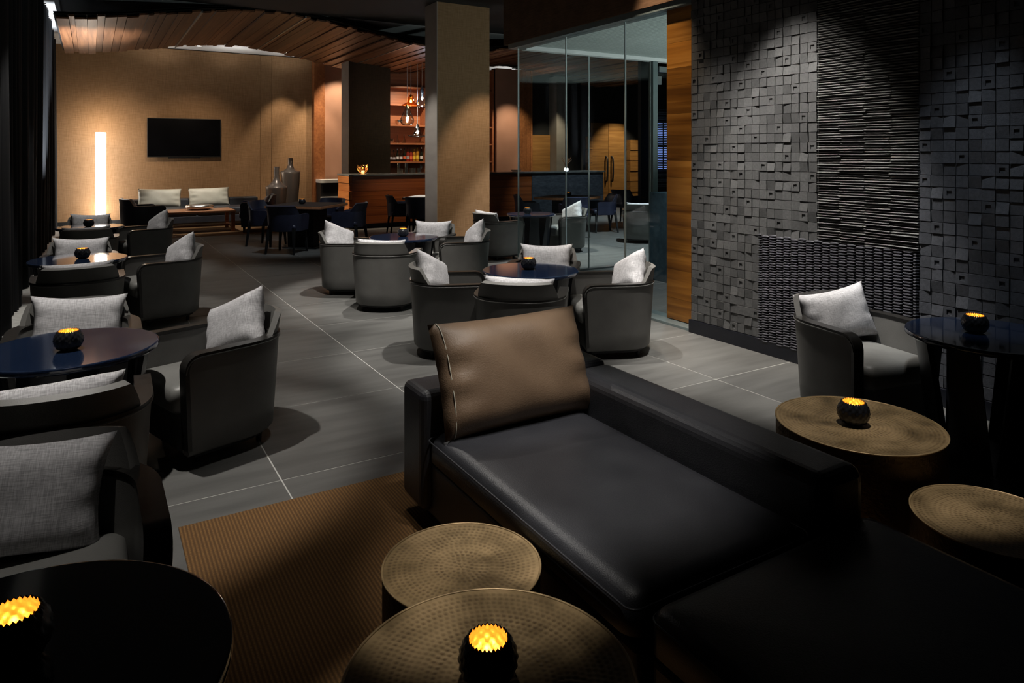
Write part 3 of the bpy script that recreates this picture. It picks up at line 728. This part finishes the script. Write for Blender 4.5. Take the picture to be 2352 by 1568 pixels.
pillow('L6', 'grey linen pillow facing the camera behind the bowl on the copper-lit table', roll=-2, lean=12)
pillow('L7', 'thin sliver of linen pillow over the farthest chair back along the curtain', roll=-1)
pillow('L8', 'small linen pillow in the farthest side-view chair of the curtain row', roll=24, yaw=4, zo=.44)
pillow('L9', 'dark shadowed pillow in front of the foot of the tube lamp', roll=-2, lean=12)
round_table(*T0, 20, 'dark navy round table in the lower left corner of the photo')
round_table(*T1, 10, 'glossy round table along the curtain with a bright glare on its top')
round_table(*T2, 25, 'round table along the curtain whose top glows copper')
round_table(*T3, 0, 'farthest round table along the curtain, just in front of the tube lamp')
candle(-.125, 1.60, TZ, 'glowing gold candle bowl cut by the lower left edge of the photo')
candle(-.095, 4.02, TZ, 'candle bowl on the glossy table beside the black curtain')
candle(-.07, 7.50, TZ, 'candle bowl on the copper-lit table along the curtain')
candle(-.03, 10.78, TZ, 'tiny candle bowl glowing before the dark shadowed pillow')
# middle group
T5 = (3.10, 4.87)
lounge_chair('M1', 2.50, 5.12, *T5, 'lounge chair left of the middle round table, its back to the aisle', CR)
lounge_chair('M2', 2.68, 4.34, *T5, 'lounge chair seen from behind, just above the brown leather cushion', CR)
lounge_chair('M3', 3.62, 4.47, *T5, 'lounge chair right of the middle round table, beside the wood pillar', CR, drot=14)
lounge_chair('M4', 3.57, 5.38, *T5, 'lounge chair facing the camera behind the middle round table, before the glass', CR)
pillow('M1', 'tilted linen pillow in the chair left of the middle table', roll=-22, yaw=-22, zo=.44)
pillow('M2', 'linen pillow peeking over the chair back above the brown leather cushion', roll=2)
pillow('M3', 'linen pillow leaning in the chair beside the wood pillar', roll=24, yaw=4, zo=.44)
pillow('M4', 'white-looking linen pillow facing the camera in front of the glass panes', roll=1, lean=12, yoff=-.12)
round_table(*T5, 40, 'navy round table in the middle group in front of the glass panes')
candle(3.10, 4.90, TZ, 'candle bowl on the middle navy table in front of the glass panes')
# group before the column
T6 = (3.10, 7.60)
lounge_chair('N1', 2.57, 7.95, *T6, 'leftmost lounge chair of the group before the column, showing its flank', CR)
lounge_chair('N2', 2.63, 6.93, *T6, 'lounge chair fully seen from behind in the middle of the aisle, before the column', CR)
lounge_chair('N3', 3.74, 7.40, *T6, 'lounge chair at the foot of the column, facing left', CR)
lounge_chair('N4', 3.63, 8.10, *T6, 'lounge chair at the column facing the camera, mostly hidden by its table', CR)
pillow('N1', 'linen pillow on end in the leftmost chair before the column', roll=-22, yaw=-22, zo=.44)
pillow('N2', 'linen pillow behind the chair back facing the aisle, before the column', roll=1)
pillow('N3', 'linen pillow half in shadow in the left-facing chair at the column foot', roll=24, yaw=4, zo=.44)
pillow('N4', 'pale linen pillow facing the camera against the column', roll=1, lean=12, yoff=-.12)
round_table(*T6, 10, 'small dark round table in front of the column')
candle(3.10, 7.62, TZ, 'candle bowl on the round table before the column')
# group behind the glass
T7 = (6.07, 9.52)
lounge_chair('G1', 5.33, 9.36, *T7, 'lounge chair half cut by the glass corner, right of the column', CR)
lounge_chair('G2', 6.72, 9.48, *T7, 'lounge chair behind the glass with a pillow leaning on its right side', CR)
lounge_chair('G3', 8.58, 9.75, 9.6, 10.9, 'lounge chair behind the glass partly hidden by the teal stone desk', CR)
pillow('G1', 'linen pillow peeking over the chair back right of the column', roll=3)
pillow('G2', 'linen pillow leaning in the chair behind the glass panes', roll=24, yaw=4, zo=.44)
pillow('G3', 'sliver of linen pillow beside the teal stone desk', roll=0)
round_table(*T7, 45, 'dark round table cut by the glass corner')
candle(6.02, 9.55, TZ, 'candle bowl on the round table behind the glass corner')
# right
T8 = (4.06, 1.87)
lounge_chair('R1', 3.97, 2.56, *T8, 'lounge chair in front of the woven wall panel at the right', CR, drot=-19)
pillow('R1', 'linen pillow on its corner in the chair in front of the woven wall panel', roll=9, yaw=-10, xo=-.03, zo=.41)
round_table(*T8, 28.5, 'navy round table at the right edge of the photo by the stone wall')
candle(4.03, 1.93, TZ, 'candle bowl on the navy table at the right edge of the photo')

# ------------------------------------------------------------------ hammered brass drum tables
def drum(x, y, R, z, label, group='hammered brass drum tables'):
    root = empty('drum_table', (x, y, 0)); p = .0155; nr = int(R / .0042); ns = max(int(2*PI*R / .0048), 64)
    nring = int(R / p); g = G(); pit = []
    rnd = random.Random(int(x*100)); off = [rnd.uniform(0, 6.28) for _ in range(nring + 3)]
    for i in range(nr + 1):
        r = max(R * i / nr, .0005)
        ring = round(r / p); rc = ring * p; cnt = max(int(2*PI*rc / p), 1)
        for k in range(ns):
            a = 2*PI*k/ns
            if ring == 0: d = r
            else:
                q = ((a + off[ring]) / (2*PI) * cnt) % 1.0 - .5; d = math.hypot(r - rc, q * p)
            h = max(0, 1 - (d / (p * .43)) ** 2); w = .45 + .55 * abs(math.sin(ring * 2.1 + off[ring]) * math.cos(a * 1.5 + ring * .4)); h *= w
            if r > R * .965: h *= .2
            dish = -.006 * (1 - (r / R) ** 2); pit.append(h); g.v.append((r*math.cos(a), r*math.sin(a), z + dish - .0016 * h))
    for i in range(nr):
        for k in range(ns):
            k2 = (k+1) % ns; g.f.append((i*ns+k, (i+1)*ns+k, (i+1)*ns+k2, i*ns+k2))
    me = g.mesh('hammered_top', M['brass'], True); at = me.attributes.new('pit', 'FLOAT', 'POINT'); at.data.foreach_set('value', pit); link('hammered_top', me, root)
    obj('lip', G().lathe([(R - .001, z - .004), (R + .004, z - .003), (R + .0045, z + .0015), (R + .001, z + .0025), (R - .003, z - .0005)], 128, closed=True), M['brass'], root, smooth=True)
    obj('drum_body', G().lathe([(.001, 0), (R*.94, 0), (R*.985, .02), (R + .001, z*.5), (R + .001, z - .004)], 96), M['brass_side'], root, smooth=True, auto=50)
    tag(root, label, 'side table', group); return root
drum(.955, 1.885, .235, .35, 'smaller empty brass drum table at the edge of the rug, beside the sofa')
drum(.736, 1.32, .315, .45, 'largest-looking brass drum table at the bottom of the photo with a lit bowl')
drum(2.775, 1.785, .325, .45, 'brass drum table with a lit bowl behind the black sofa')
drum(2.615, 1.195, .245, .35, 'low empty brass drum table cut by the right edge of the photo')
candle(.735, 1.325, .446, 'brightest candle bowl, bottom centre of the photo on hammered brass')
candle(2.765, 1.80, .446, 'candle bowl on the brass drum table behind the black sofa')

# ------------------------------------------------------------------ sofa with its big cushion
sf = empty('sofa', (1.7, 2.0, 0)); tag(sf, 'black leather daybed sofa with low side and end backs', 'sofa')
def rel(g, dx=1.7, dy=2.0): g.v = [(x - dx, y - dy, z) for x, y, z in g.v]; return g
obj('base_frame', rel(box(1.225, 2.16, 1.40, 2.92, .06, .29)), M['blackleather'], sf, bevel=.02, seg=3)
obj('base_frame', rel(box(1.245, 2.16, .30, 1.375, .06, .28)), M['blackleather'], sf, bevel=.02, seg=3)
obj('end_back', rel(box(1.185, 2.165, 2.70, 2.93, .08, .585)), M['blackleather'], sf, bevel=.035, seg=4)
obj('side_back', rel(box(1.935, 2.165, 1.36, 2.695, .08, .575)), M['blackleather'], sf, bevel=.05, seg=5)
st1 = obj('seat_cushion', rel(cushion(1.20, 1.93, 1.395, 2.69, .275, .425, .06, .012)), M['blackleather'], sf, smooth=True, auto=80)
st2 = obj('seat_cushion', rel(cushion(1.235, 2.17, .25, 1.372, .275, .415, .035, .016)), M['blackleather'], sf, smooth=True, auto=80)
def seam(x0, x1, y0, y1, z, r=.0035):
    pts = []; m = 96; cx, cy, hx, hy = (x0+x1)/2, (y0+y1)/2, (x1-x0)/2, (y1-y0)/2
    for i in range(m + 1):
        q = rrect(2*PI*(i % m)/m, hx, hy, .035); pts.append((cx + q[0], cy + q[1], z))
    return G().tube(pts, r, 6, cap=False)
obj('piping', rel(seam(1.199, 1.931, 1.394, 2.691, .395)), M['blackleather'], st1, smooth=True); obj('piping', rel(seam(1.234, 2.171, .249, 1.373, .385)), M['blackleather'], st2, smooth=True)
for xx, yy in ((1.3, 2.82), (2.08, 2.82), (1.32, .5), (2.08, .5)): obj('foot', rel(box(xx - .03, xx + .03, yy - .03, yy + .03, .004, .07)), M['black'], sf)
me = pillow_mesh('sofa_cushion', .76, .47, .20, M['taupe'], 11, pinch=.035, wr=.010)
o = link('sofa_cushion', me); o.matrix_world = Matrix.Translation((1.60, 2.555, .425)) @ Matrix.Rotation(math.radians(-22), 4, 'X') @ Matrix.Rotation(math.radians(0), 4, 'Y')
tag(o, 'large taupe leather cushion leaning on the black sofa', 'cushion')
pts = []
for j in range(25):
    v = -1 + 2*j/24; pts.append((-.76/2 * .90 * (1 - .03 * (1 - v*v)), -.20/2 * max((1 - .9**4) * (1 - min(abs(v), .999)**4), 0) ** .62 - .001, .47/2 * v + .47/2))
obj('stitched_seam', G().tube(pts, .0022, 6), M['cream'], o, smooth=True)
tag(obj('floor_rug', box(.315, 3.2, .2, 3.265, 0, .008), M['rug']), 'brown ribbed rug under the black sofa and drum tables', 'rug')

# ------------------------------------------------------------------ back left corner
tv = empty('television', (1.91, 18.36, 1.53)); tag(tv, 'wide black wall-mounted television on the tan back wall', 'television')
obj('bezel', box(-.80, .80, -.035, .02, 0, .92), M['black'], tv, bevel=.006); obj('screen', box(-.785, .785, -.038, -.034, .016, .905), M['tv'], tv)
obj('wall_bracket', box(-.35, .35, .02, .095, -.03, .5), M['black'], tv)
lp = empty('floor_lamp', (.18, 18.05, 0)); tag(lp, 'tall glowing white tube lamp in the back left corner', 'floor lamp')
obj('tube_shade', G().lathe([(.001, .04), (.10, .04), (.10, 2.08), (.001, 2.08)], 40), M['tube'], lp, smooth=True, auto=40)
obj('lamp_base', G().lathe([(.001, 0), (.15, 0), (.15, .03), (.10, .04), (.001, .04)], 40), M['steel'], lp, smooth=True, auto=40)
bs = empty('corner_sofa', (1.9, 17.2, 0)); tag(bs, 'long black sofa below the wall television', 'sofa')
obj('base', box(-1.35, 1.5, -.55, .45, .08, .27), M['blackleather'], bs, bevel=.03); obj('seat_cushion', cushion(-1.33, .07, -.56, .2, .25, .42, .04), M['blackleather'], bs, smooth=True, auto=80)
obj('seat_cushion', cushion(.08, 1.48, -.56, .2, .25, .42, .04), M['blackleather'], bs, smooth=True, auto=80); obj('backrest', box(-1.35, 1.5, .2, .46, .2, .60), M['blackleather'], bs, bevel=.04, seg=3)
for sx in (-1.2, 1.35):
    for sy in (-.45, .35): obj('foot', box(sx - .03, sx + .03, sy - .03, sy + .03, .006, .09), M['black'], bs)
for x, rl, lb in ((1.29, 3, 'cream back cushion at the left end of the far sofa, under the television'), (2.31, -3, 'cream back cushion on the right of the far sofa, under the television edge')):
    me = pillow_mesh('back_cushion', .86, .42, .18, M['cream'], int(x*10), pinch=.04, wr=.008); o = link('back_cushion', me)
    o.matrix_world = Matrix.Translation((x, 17.22, .425)) @ Matrix.Rotation(math.radians(-14), 4, 'X') @ Matrix.Rotation(math.radians(rl*.5), 4, 'Y'); tag(o, lb, 'cushion', 'cream cushions on the far sofa')
ct = empty('coffee_table', (1.90, 15.85, 0)); tag(ct, 'long wooden coffee table before the far black sofa', 'coffee table')
obj('top', box(-.67, .67, -.45, .45, .40, .44), M['tabwood'], ct, bevel=.005)
for sx in (-1, 1):
    for sy in (-1, 1): obj('leg', box(sx*.62 - .035, sx*.62 + .035, sy*.40 - .035, sy*.40 + .035, .006, .40), M['tabwood'], ct, bevel=.004)
    obj('stretcher', box(sx*.62 - .025, sx*.62 + .025, -.365, .365, .09, .13), M['tabwood'], ct)
obj('low_rail', box(-.595, .595, -.03, .03, .095, .125), M['tabwood'], ct)
tag(obj('dish', G().lathe([(.001, .0), (.16, .0), (.25, .03), (.275, .065), (.26, .10), (.21, .115), (.15, .105), (.001, .085)], 48), M['silver'], None, smooth=True), 'shallow hammered silver dish on the wooden coffee table', 'dish').location = (1.93, 15.85, .44)
tag(obj('back_rug', box(.35, 3.35, 14.75, 17.0, 0, .006), M['rug']), 'tan rug under the far coffee table', 'rug')
# navy armchairs
def navy_armchair(x, y, rz, label):
    r = empty('corner_armchair', (x, y, 0), math.radians(rz)); tag(r, label, 'armchair', 'navy armchairs by the coffee table'); p, nr = upath(.36, .34, -.02, .33, e=3)
    sg, line, ln = tub_shell(p, nr, .12, .62, .07, .07, .06); obj('shell', sg, M['navyleather'], r, smooth=True, auto=50)
    obj('backrest', back_panel(p, nr, .62, .14, .40, .30, .05), M['navyleather'], r, smooth=True, auto=45); obj('seat', cushion(-.28, .28, -.26, .36, .28, .43, .045), M['navyleather'], r, smooth=True, auto=70)
    obj('seat_base', box(-.28, .28, -.24, .32, .12, .29), M['navyleather'], r)
    for sx in (-1, 1):
        for sy in (-.22, .27): obj('leg', G().add([(sx*.27 - a, sy - a, .006) for a in (.012,)] + [(sx*.27 + .012, sy - .012, .006), (sx*.27 + .012, sy + .012, .006), (sx*.27 - .012, sy + .012, .006)] + [(sx*.27 + i*.02, sy + j*.02, .13) for i, j in ((-1,-1),(1,-1),(1,1),(-1,1))], [(3,2,1,0),(4,5,6,7),(0,1,5,4),(1,2,6,5),(2,3,7,6),(3,0,4,7)]), M['black'], r)
    CH[label] = (x, y, math.radians(rz)); return r
a1 = 'navy armchair left of the coffee table, nearest the tube lamp'; a2 = 'navy armchair right of the coffee table, before the tall vases'
navy_armchair(.82, 15.15, -78, a1); navy_armchair(2.98, 15.25, 78, a2)
pillow(a1, 'dark pillow on the navy armchair nearest the tube lamp', roll=-8); pillow(a2, 'linen pillow on the navy armchair before the tall vases', roll=8)
# floor vases
def vase(x, y, r, hb, ht, label):
    o = obj('floor_vase', G().lathe([(.001, 0), (r*.52, 0), (r*.60, .02), (r*.97, hb*.96), (r, hb), (r*.97, hb + .012), (r*.62, hb + (ht-hb)*.14), (r*.36, hb + (ht-hb)*.30), (r*.255, hb + (ht-hb)*.5), (r*.245, ht), (r*.20, ht), (r*.20, hb + .1)], 56), M['vase'], None, smooth=True, auto=50)
    o.location = (x, y, 0); tag(o, label, 'vase', 'bottle-shaped floor vases')
vase(3.56, 16.2, .24, .86, 1.32, 'shorter bottle-necked floor vase at the tan back wall'); vase(4.02, 16.85, .23, 1.18, 1.51, 'taller bottle-necked floor vase beside the wooden post')
point(.18, 17.93, 2.22, 16, WARM, .06); point(.18, 18.25, .35, 5, WARM, .06)
# ------------------------------------------------------------------ dining chairs and tables
def make_dining():
    r = empty('dining_chair'); p, nr = upath(.29, .20, -.02, .26)
    sg, line, ln = tub_shell(p, nr, .36, .63, .06, .045, .05); obj('shell', sg, M['navyleather'], r, smooth=True, auto=50)
    obj('backrest', back_panel(p, nr, .63, .15, .36, .24, .03, lean=.05), M['navyleather'], r, smooth=True, auto=45)
    obj('seat', cushion(-.24, .24, -.22, .26, .38, .47, .035), M['navyleather'], r, smooth=True, auto=70)
    for sx in (-1, 1):
        for sy, dy in ((-.20, -.05), (.20, .02)):
            q = [(sx*.24, sy + dy), (sx*.21, sy)]
            g = G().add([(q[0][0] + i*.013, q[0][1] + j*.013, 0) for i, j in ((-1,-1),(1,-1),(1,1),(-1,1))] + [(q[1][0] + i*.022, q[1][1] + j*.022, .40) for i, j in ((-1,-1),(1,-1),(1,1),(-1,1))], [(3,2,1,0),(4,5,6,7),(0,1,5,4),(1,2,6,5),(2,3,7,6),(3,0,4,7)])
            obj('leg', g, M['black'], r)
    return r
dc = make_dining(); dused = [False]
def dining(x, y, tx, ty, label):
    o = dc if not dused[0] else copy_tree(dc); dused[0] = True; o.location = (x, y, 0); o.rotation_euler = (0, 0, face(x, y, tx, ty)); tag(o, label, 'chair', 'navy dining chairs')
def square_table(x, y, rz, w, mat, label):
    r = empty('dining_table', (x, y, 0), math.radians(rz)); tag(r, label, 'table'); h = w/2
    obj('top_inlay', box(-h + .012, h - .012, -h + .012, h - .012, .728, .735), mat, r); obj('top', box(-h, h, -h, h, .685, .730), M['tabwood'], r, bevel=.004)
    obj('pedestal', box(-.24, .24, -.24, .24, .02, .69), M['black'], r); obj('foot_plate', box(-.30, .30, -.30, .30, 0, .02), M['black'], r); return r
D1 = (3.2, 12.2)
square_table(*D1, 47, 1.02, M['wallblack'], 'square dark dining table with a wooden edge left of the bar')
dining(2.72, 11.62, *D1, 'navy dining chair nearest the camera at the square table, four legs in view'); dining(3.78, 11.72, *D1, 'navy dining chair right of the square table, in front of the bar end')
dining(2.64, 12.75, *D1, 'dining chair left of the square table, lit along its side'); dining(3.72, 12.78, *D1, 'dining chair on the far side of the square table by the bar')
candle(3.12, 12.25, .735, 'small candle bowl on the square dining table', .95)
D2 = (5.98, 13.15)
square_table(*D2, 45, .92, M['white'], 'pale-topped table half hidden behind the column')
dining(5.36, 13.28, *D2, 'navy dining chair before the bar front, left of the column'); dining(5.50, 12.60, *D2, 'dark dining chair touching the left edge of the column')
D3 = (8.35, 11.7)
square_table(*D3, 30, 1.02, M['wallblack'], 'square dining table behind the glass with a candle')
dining(9.05, 11.45, *D3, 'dining chair on the right of the table behind the glass'); dining(8.05, 11.05, *D3, 'dining chair behind the glass with its back to the camera')
dining(7.62, 12.05, *D3, 'dining chair on the left of the table behind the glass'); dining(10.75, 12.75, 11.6, 13.1, 'lone dining chair behind the glass beside the door frame')
candle(8.38, 11.72, .735, 'small candle bowl on the dining table behind the glass', .95)
# ------------------------------------------------------------------ bar
br = empty('bar_counter', (4.68, 14.5, 0)); tag(br, 'long wooden bar counter with a dark worktop', 'bar counter')
obj('worktop', box(-.02, 6.84, -.05, .78, 1.135, 1.17), M['worktop'], br, bevel=.003); obj('body', box(.06, 6.78, .06, .72, .10, 1.135), M['black'], br); obj('plinth', box(.12, 6.7, .12, .66, 0, .10), M['black'], br)
zz = .11
for k, h in enumerate((.17, .19, .16, .18, .17, .15)):
    obj('front_board', box(.012, 4.58, .0 + .004*(k % 2), .06, zz, zz + h - .003), M['barwood'], br)
    obj('end_board', box(-.004 - .012*(k % 2), .06, .01 - .02*(k % 2), .74, zz, zz + h - .004), M['barwood_end'], br, bevel=.003); zz += h
for k in range(4): obj('stone_slab', box(4.59 + .555*k, 5.14 + .555*k, -.01, .06, .10, 1.13), M['slate'], br)
# back counter with white top at the far left of the bar
wc = empty('back_counter', (5.25, 17.85, 0)); tag(wc, 'low black counter with a white top behind the bar end', 'counter')
obj('white_top', box(-.25, 1.2, -.05, .45, .87, .95), M['white'], wc); obj('body', box(-.23, 1.2, 0, .45, 0, .87), M['black'], wc); obj('ledge', box(-.24, 1.2, -.04, 0, .48, .515), M['white'], wc)
# shelf unit
sh = empty('bar_shelf', (6.12, 16.65, 0)); tag(sh, 'open wooden bar shelving lined with bottles', 'shelf')
for z in (1.42, 1.885, 2.35, 2.87, 3.32): obj('shelf_board', box(.02, 3.30, 0, .36, z - .04, z), M['shelfwood'], sh)
for xx in (0, 1.30, 3.26): obj('upright', box(xx - .03, xx + .03, -.01, .37, 0, 3.9), M['shelfwood'], sh)
obj('low_cabinet', box(.03, 3.23, -.02, .36, 0, 1.02), M['black'], sh)
def lathe_thing(name, x, y, z, prof, mat, label, cat, group=None, n=16):
    o = obj(name, G().lathe(prof, n), mat, None, smooth=True, auto=50); o.location = (x, y, z); tag(o, label, cat, group); return o
BM = {'clear': M['clrglass'], 'dark': noise_mat('dark_bottle_glass', (.008, .009, .006), (.014, .016, .010), (5, 5, 5), rough=.08), 'red': noise_mat('red_bottle', (.20, .02, .012), (.28, .035, .02), (5, 5, 5), rough=.12), 'amber': noise_mat('amber_bottle', (.34, .15, .02), (.48, .22, .03), (5, 5, 5), rough=.1)}
LM = {'white': M['white'], 'yellow': noise_mat('yellow_label', (.80, .55, .05), (.88, .64, .08), (5, 5, 5)), 'orange': noise_mat('red_orange_label', (.66, .13, .05), (.75, .17, .07), (5, 5, 5)), 'grey': noise_mat('grey_label', (.35, .36, .38), (.45, .46, .48), (5, 5, 5))}
def bottle(x, h, r, gm, lm, label, y=16.78, z=1.42):
    rt_ = empty('bottle', (x, y, z)); tag(rt_, label, 'bottle', 'bottles on the bar shelf')
    gb = obj('glass_body', G().lathe([(.001, 0), (r, 0), (r, h*.55), (r*.85, h*.63), (r*.36, h*.72), (r*.33, h*.92), (.001, h*.92)], 16), BM[gm], rt_, smooth=True, auto=50)
    obj('label_band', G().lathe([(r*1.03, h*.16), (r*1.03, h*.38)], 16), LM[lm], gb, smooth=True); obj('cap', G().lathe([(r*.40, h*.90), (r*.40, h), (.001, h)], 12), LM[lm] if lm == 'white' else M['black'], gb, smooth=True, auto=40)
bt = [(6.47, .30, .042, 'clear', 'grey', 'leftmost bottle of the row, clear with a grey label'), (6.57, .28, .045, 'clear', 'grey', 'clear bottle with a grey label, second in the shelf row'), (6.67, .32, .036, 'dark', 'white', 'slim dark bottle with a white cap and label'),
      (6.765, .32, .040, 'clear', 'white', 'clear bottle with a white cap and large white label'), (6.86, .34, .038, 'dark', 'orange', 'dark bottle with a dull red label mid-row'), (6.95, .36, .038, 'red', 'grey', 'red glass bottle with a grey label'),
      (7.04, .34, .042, 'red', 'orange', 'red bottle with a bright orange label'), (7.13, .35, .038, 'amber', 'yellow', 'amber bottle with a small yellow label'), (7.22, .40, .042, 'amber', 'yellow', 'tall amber bottle with a yellow label'), (7.33, .36, .040, 'dark', 'white', 'dark bottle with a white label at the right of the row')]
for x, h, r, gm, lm, lb in bt: bottle(x, h, r, gm, lm, lb)
bottle(9.30, .34, .040, 'dark', 'white', 'single dark bottle with a white label right of the column')
gl = [(.001, 0), (.033, 0), (.040, .11), (.037, .11), (.031, .008), (.001, .008)]
for (x, y, z), lb in (((5.96, 14.92, 1.17), 'lower glass of the left stack on the bar'), ((6.06, 15.0, 1.17), 'glass standing between the two glass stacks on the bar'), ((6.16, 14.95, 1.17), 'lower glass of the right stack on the bar'), ((5.96, 14.92, 1.285), 'upper glass of the left stack on the bar'),
                      ((6.16, 14.95, 1.285), 'upper glass of the right stack on the bar'), ((6.26, 14.92, 1.17), 'single glass just right of the stacked glasses on the bar'), ((6.36, 14.98, 1.17), 'second single glass right of the stacked glasses on the bar'), ((6.46, 14.93, 1.17), 'single glass on the bar nearest the column')):
    lathe_thing('drinking_glass', x, y, z, gl, M['clrglass'], lb, 'glass', 'glasses on the bar')
wg = [(.001, 0), (.035, 0), (.034, .004), (.005, .01), (.005, .09), (.03, .12), (.036, .16), (.028, .20), (.026, .20), (.034, .16), (.028, .122), (.001, .1)]
lathe_thing('wine_glass', 6.58, 15.08, 1.17, wg, M['clrglass'], 'stemmed glass standing on the bar beside the column', 'glass')
dec = [(.001, 0), (.055, 0), (.05, .05), (.016, .13), (.014, .20), (.022, .22), (.001, .22)]
for x, lb in ((6.68, 'left one of the two clear decanters on the upper shelf'), (6.86, 'right one of the two clear decanters on the upper shelf')): lathe_thing('decanter', x, 16.8, 1.885, dec, M['clrglass'], lb, 'decanter', 'decanters on the bar shelf')
bo = [(.001, 0), (.05, 0), (.09, .05), (.10, .12), (.095, .12), (.08, .05), (.001, .01)]
lathe_thing('glass_bowl', 6.50, 16.8, 1.885, bo, M['clrglass'], 'clear bowl at the left of the decanter shelf', 'bowl'); lathe_thing('silver_bowl', 6.72, 16.8, 2.35, bo, M['silver'], 'silver bowl on the shelf behind the pear-shaped lamp', 'bowl')
lathe_thing('glass_dish', 7.28, 16.8, 1.885, [(.001, 0), (.06, 0), (.12, .04), (.11, .05), (.001, .02)], M['clrglass'], 'flat clear dish at the right of the decanter shelf', 'dish')
# votive in wire petals on the bar
vo = empty('votive_holder', (5.10, 14.85, 1.17)); tag(vo, 'copper wire votive holder with a small candle on the bar', 'candle holder')
obj('candle', G().lathe([(.001, .005), (.035, .005), (.035, .07), (.001, .065)], 20), emit('warm_wax', (1, .55, .18), 2.2), vo, smooth=True)
copper = noise_mat('copper_wire', (.75, .36, .14), (.85, .44, .18), (30, 30, 30), rough=.25, metal=1)
for k in range(9):
    a = 2*PI*k/9; c, s_ = math.cos(a), math.sin(a); q = .12 + .03*math.sin(k*2.3)
    obj('wire_petal', G().tube([(.03*c, .03*s_, .004), (.10*c, .10*s_, .06), (q*c, q*s_, .14), (q*.9*c - .03*s_, q*.9*s_ + .03*c, .20), (.08*c - .05*s_, .08*s_ + .05*c, .17), (.07*c - .03*s_, .07*s_ + .03*c, .05)], .0045, 6), copper, vo, smooth=True)
point(5.10, 14.80, 1.30, 2.5, (1, .6, .25), .03)
# small items on the bar behind the glass
lathe_thing('ash_bowl', 9.0, 14.8, 1.17, [(.001, 0), (.09, 0), (.14, .05), (.13, .05), (.001, .02)], M['clrglass'], 'flat glass dish on the bar right of the column', 'dish')
tw = empty('twig_vase', (10.55, 14.85, 1.17)); tag(tw, 'small bunch of dry twigs on the far end of the bar', 'vase')
obj('pot', G().lathe([(.001, 0), (.03, 0), (.045, .06), (.03, .10), (.001, .10)], 16), M['bowl'], tw, smooth=True)
for k in range(9):
    a = k*.7; obj('twig', G().tube([(0, 0, .06), (.06*math.cos(a), .03*math.sin(a), .2), (.16*math.cos(a), .06*math.sin(a), .28 + .04*(k % 3))], .004, 5), M['tabwood'], tw)
# ------------------------------------------------------------------ pendant lamps over the bar
def pendant(x, y, z, prof, gm, bm, label, power, col, ceil=3.75):
    r = empty('pendant_lamp', (x, y, z)); tag(r, label, 'pendant lamp', 'glass pendants over the bar'); top = prof[-1][1]
    obj('glass_shade', G().lathe(prof, 32), M[gm], r, smooth=True, recalc=False)
    obj('cord', G().tube([(0, 0, top - .01), (0, 0, ceil - z)], .007, 6), M['cord'], r); lh = obj('lamp_holder', G().lathe([(.001, .035), (.022, .035), (.026, top), (.001, top + .03)], 14), M['steel'], r, smooth=True); obj('bulb', G().lathe([(.001, -.035), (.018, -.025), (.026, 0), (.018, .025), (.001, .045)], 14), M[bm], lh, smooth=True)
    point(x, y - .0, z - .02, power, col, .03)
pendant(6.15, 14.66, 2.785, [(.20, -.10), (.21, -.085), (.16, -.06), (.09, -.03), (.07, .03), (.06, .10), (.035, .14)], 'ambglass', 'bulb_amber', 'amber pendant with a wide wavy skirt, the upper left one', 4, (1, .6, .25))
pendant(6.42, 14.66, 2.86, [(.10, -.20), (.13, -.16), (.13, -.08), (.08, .0), (.06, .10), (.05, .20), (.025, .26)], 'bluglass', 'bulb', 'pale blue pendant with the brightest bulb, the upper right one', 8, COOL)
pendant(6.11, 14.78, 2.40, [(.001, -.16), (.10, -.15), (.155, -.08), (.15, 0), (.10, .12), (.06, .22), (.03, .30)], 'clrglass', 'bulb', 'clear pear-shaped glass pendant, left of the lowest one', 6, (1, .95, .85))
pendant(6.36, 14.78, 2.10, [(.10, -.12), (.22, -.09), (.225, -.075), (.11, -.05), (.08, .02), (.05, .12), (.025, .17)], 'clrglass', 'bulb', 'lowest clear pendant with a wide brim', 6, (1, .95, .85))
# small downlights in the white ceiling strip along the back wall
for x, lb in ((2.15, 'round ceiling downlight above the television'), (4.17, 'round ceiling downlight near the wooden post'), (10.7, 'round ceiling downlight seen right of the column')):
    d = empty('ceiling_downlight', (x, 17.75, CZ + .02)); tag(d, lb, 'downlight', 'downlights along the back wall')
    obj('trim_ring', G().lathe([(.05, -.002), (.075, -.006), (.08, 0), (.05, 0)], 24), M['white'], d, smooth=True); obj('lens', G().lathe([(.001, -.003), (.052, -.003)], 24), M['downl'], d)
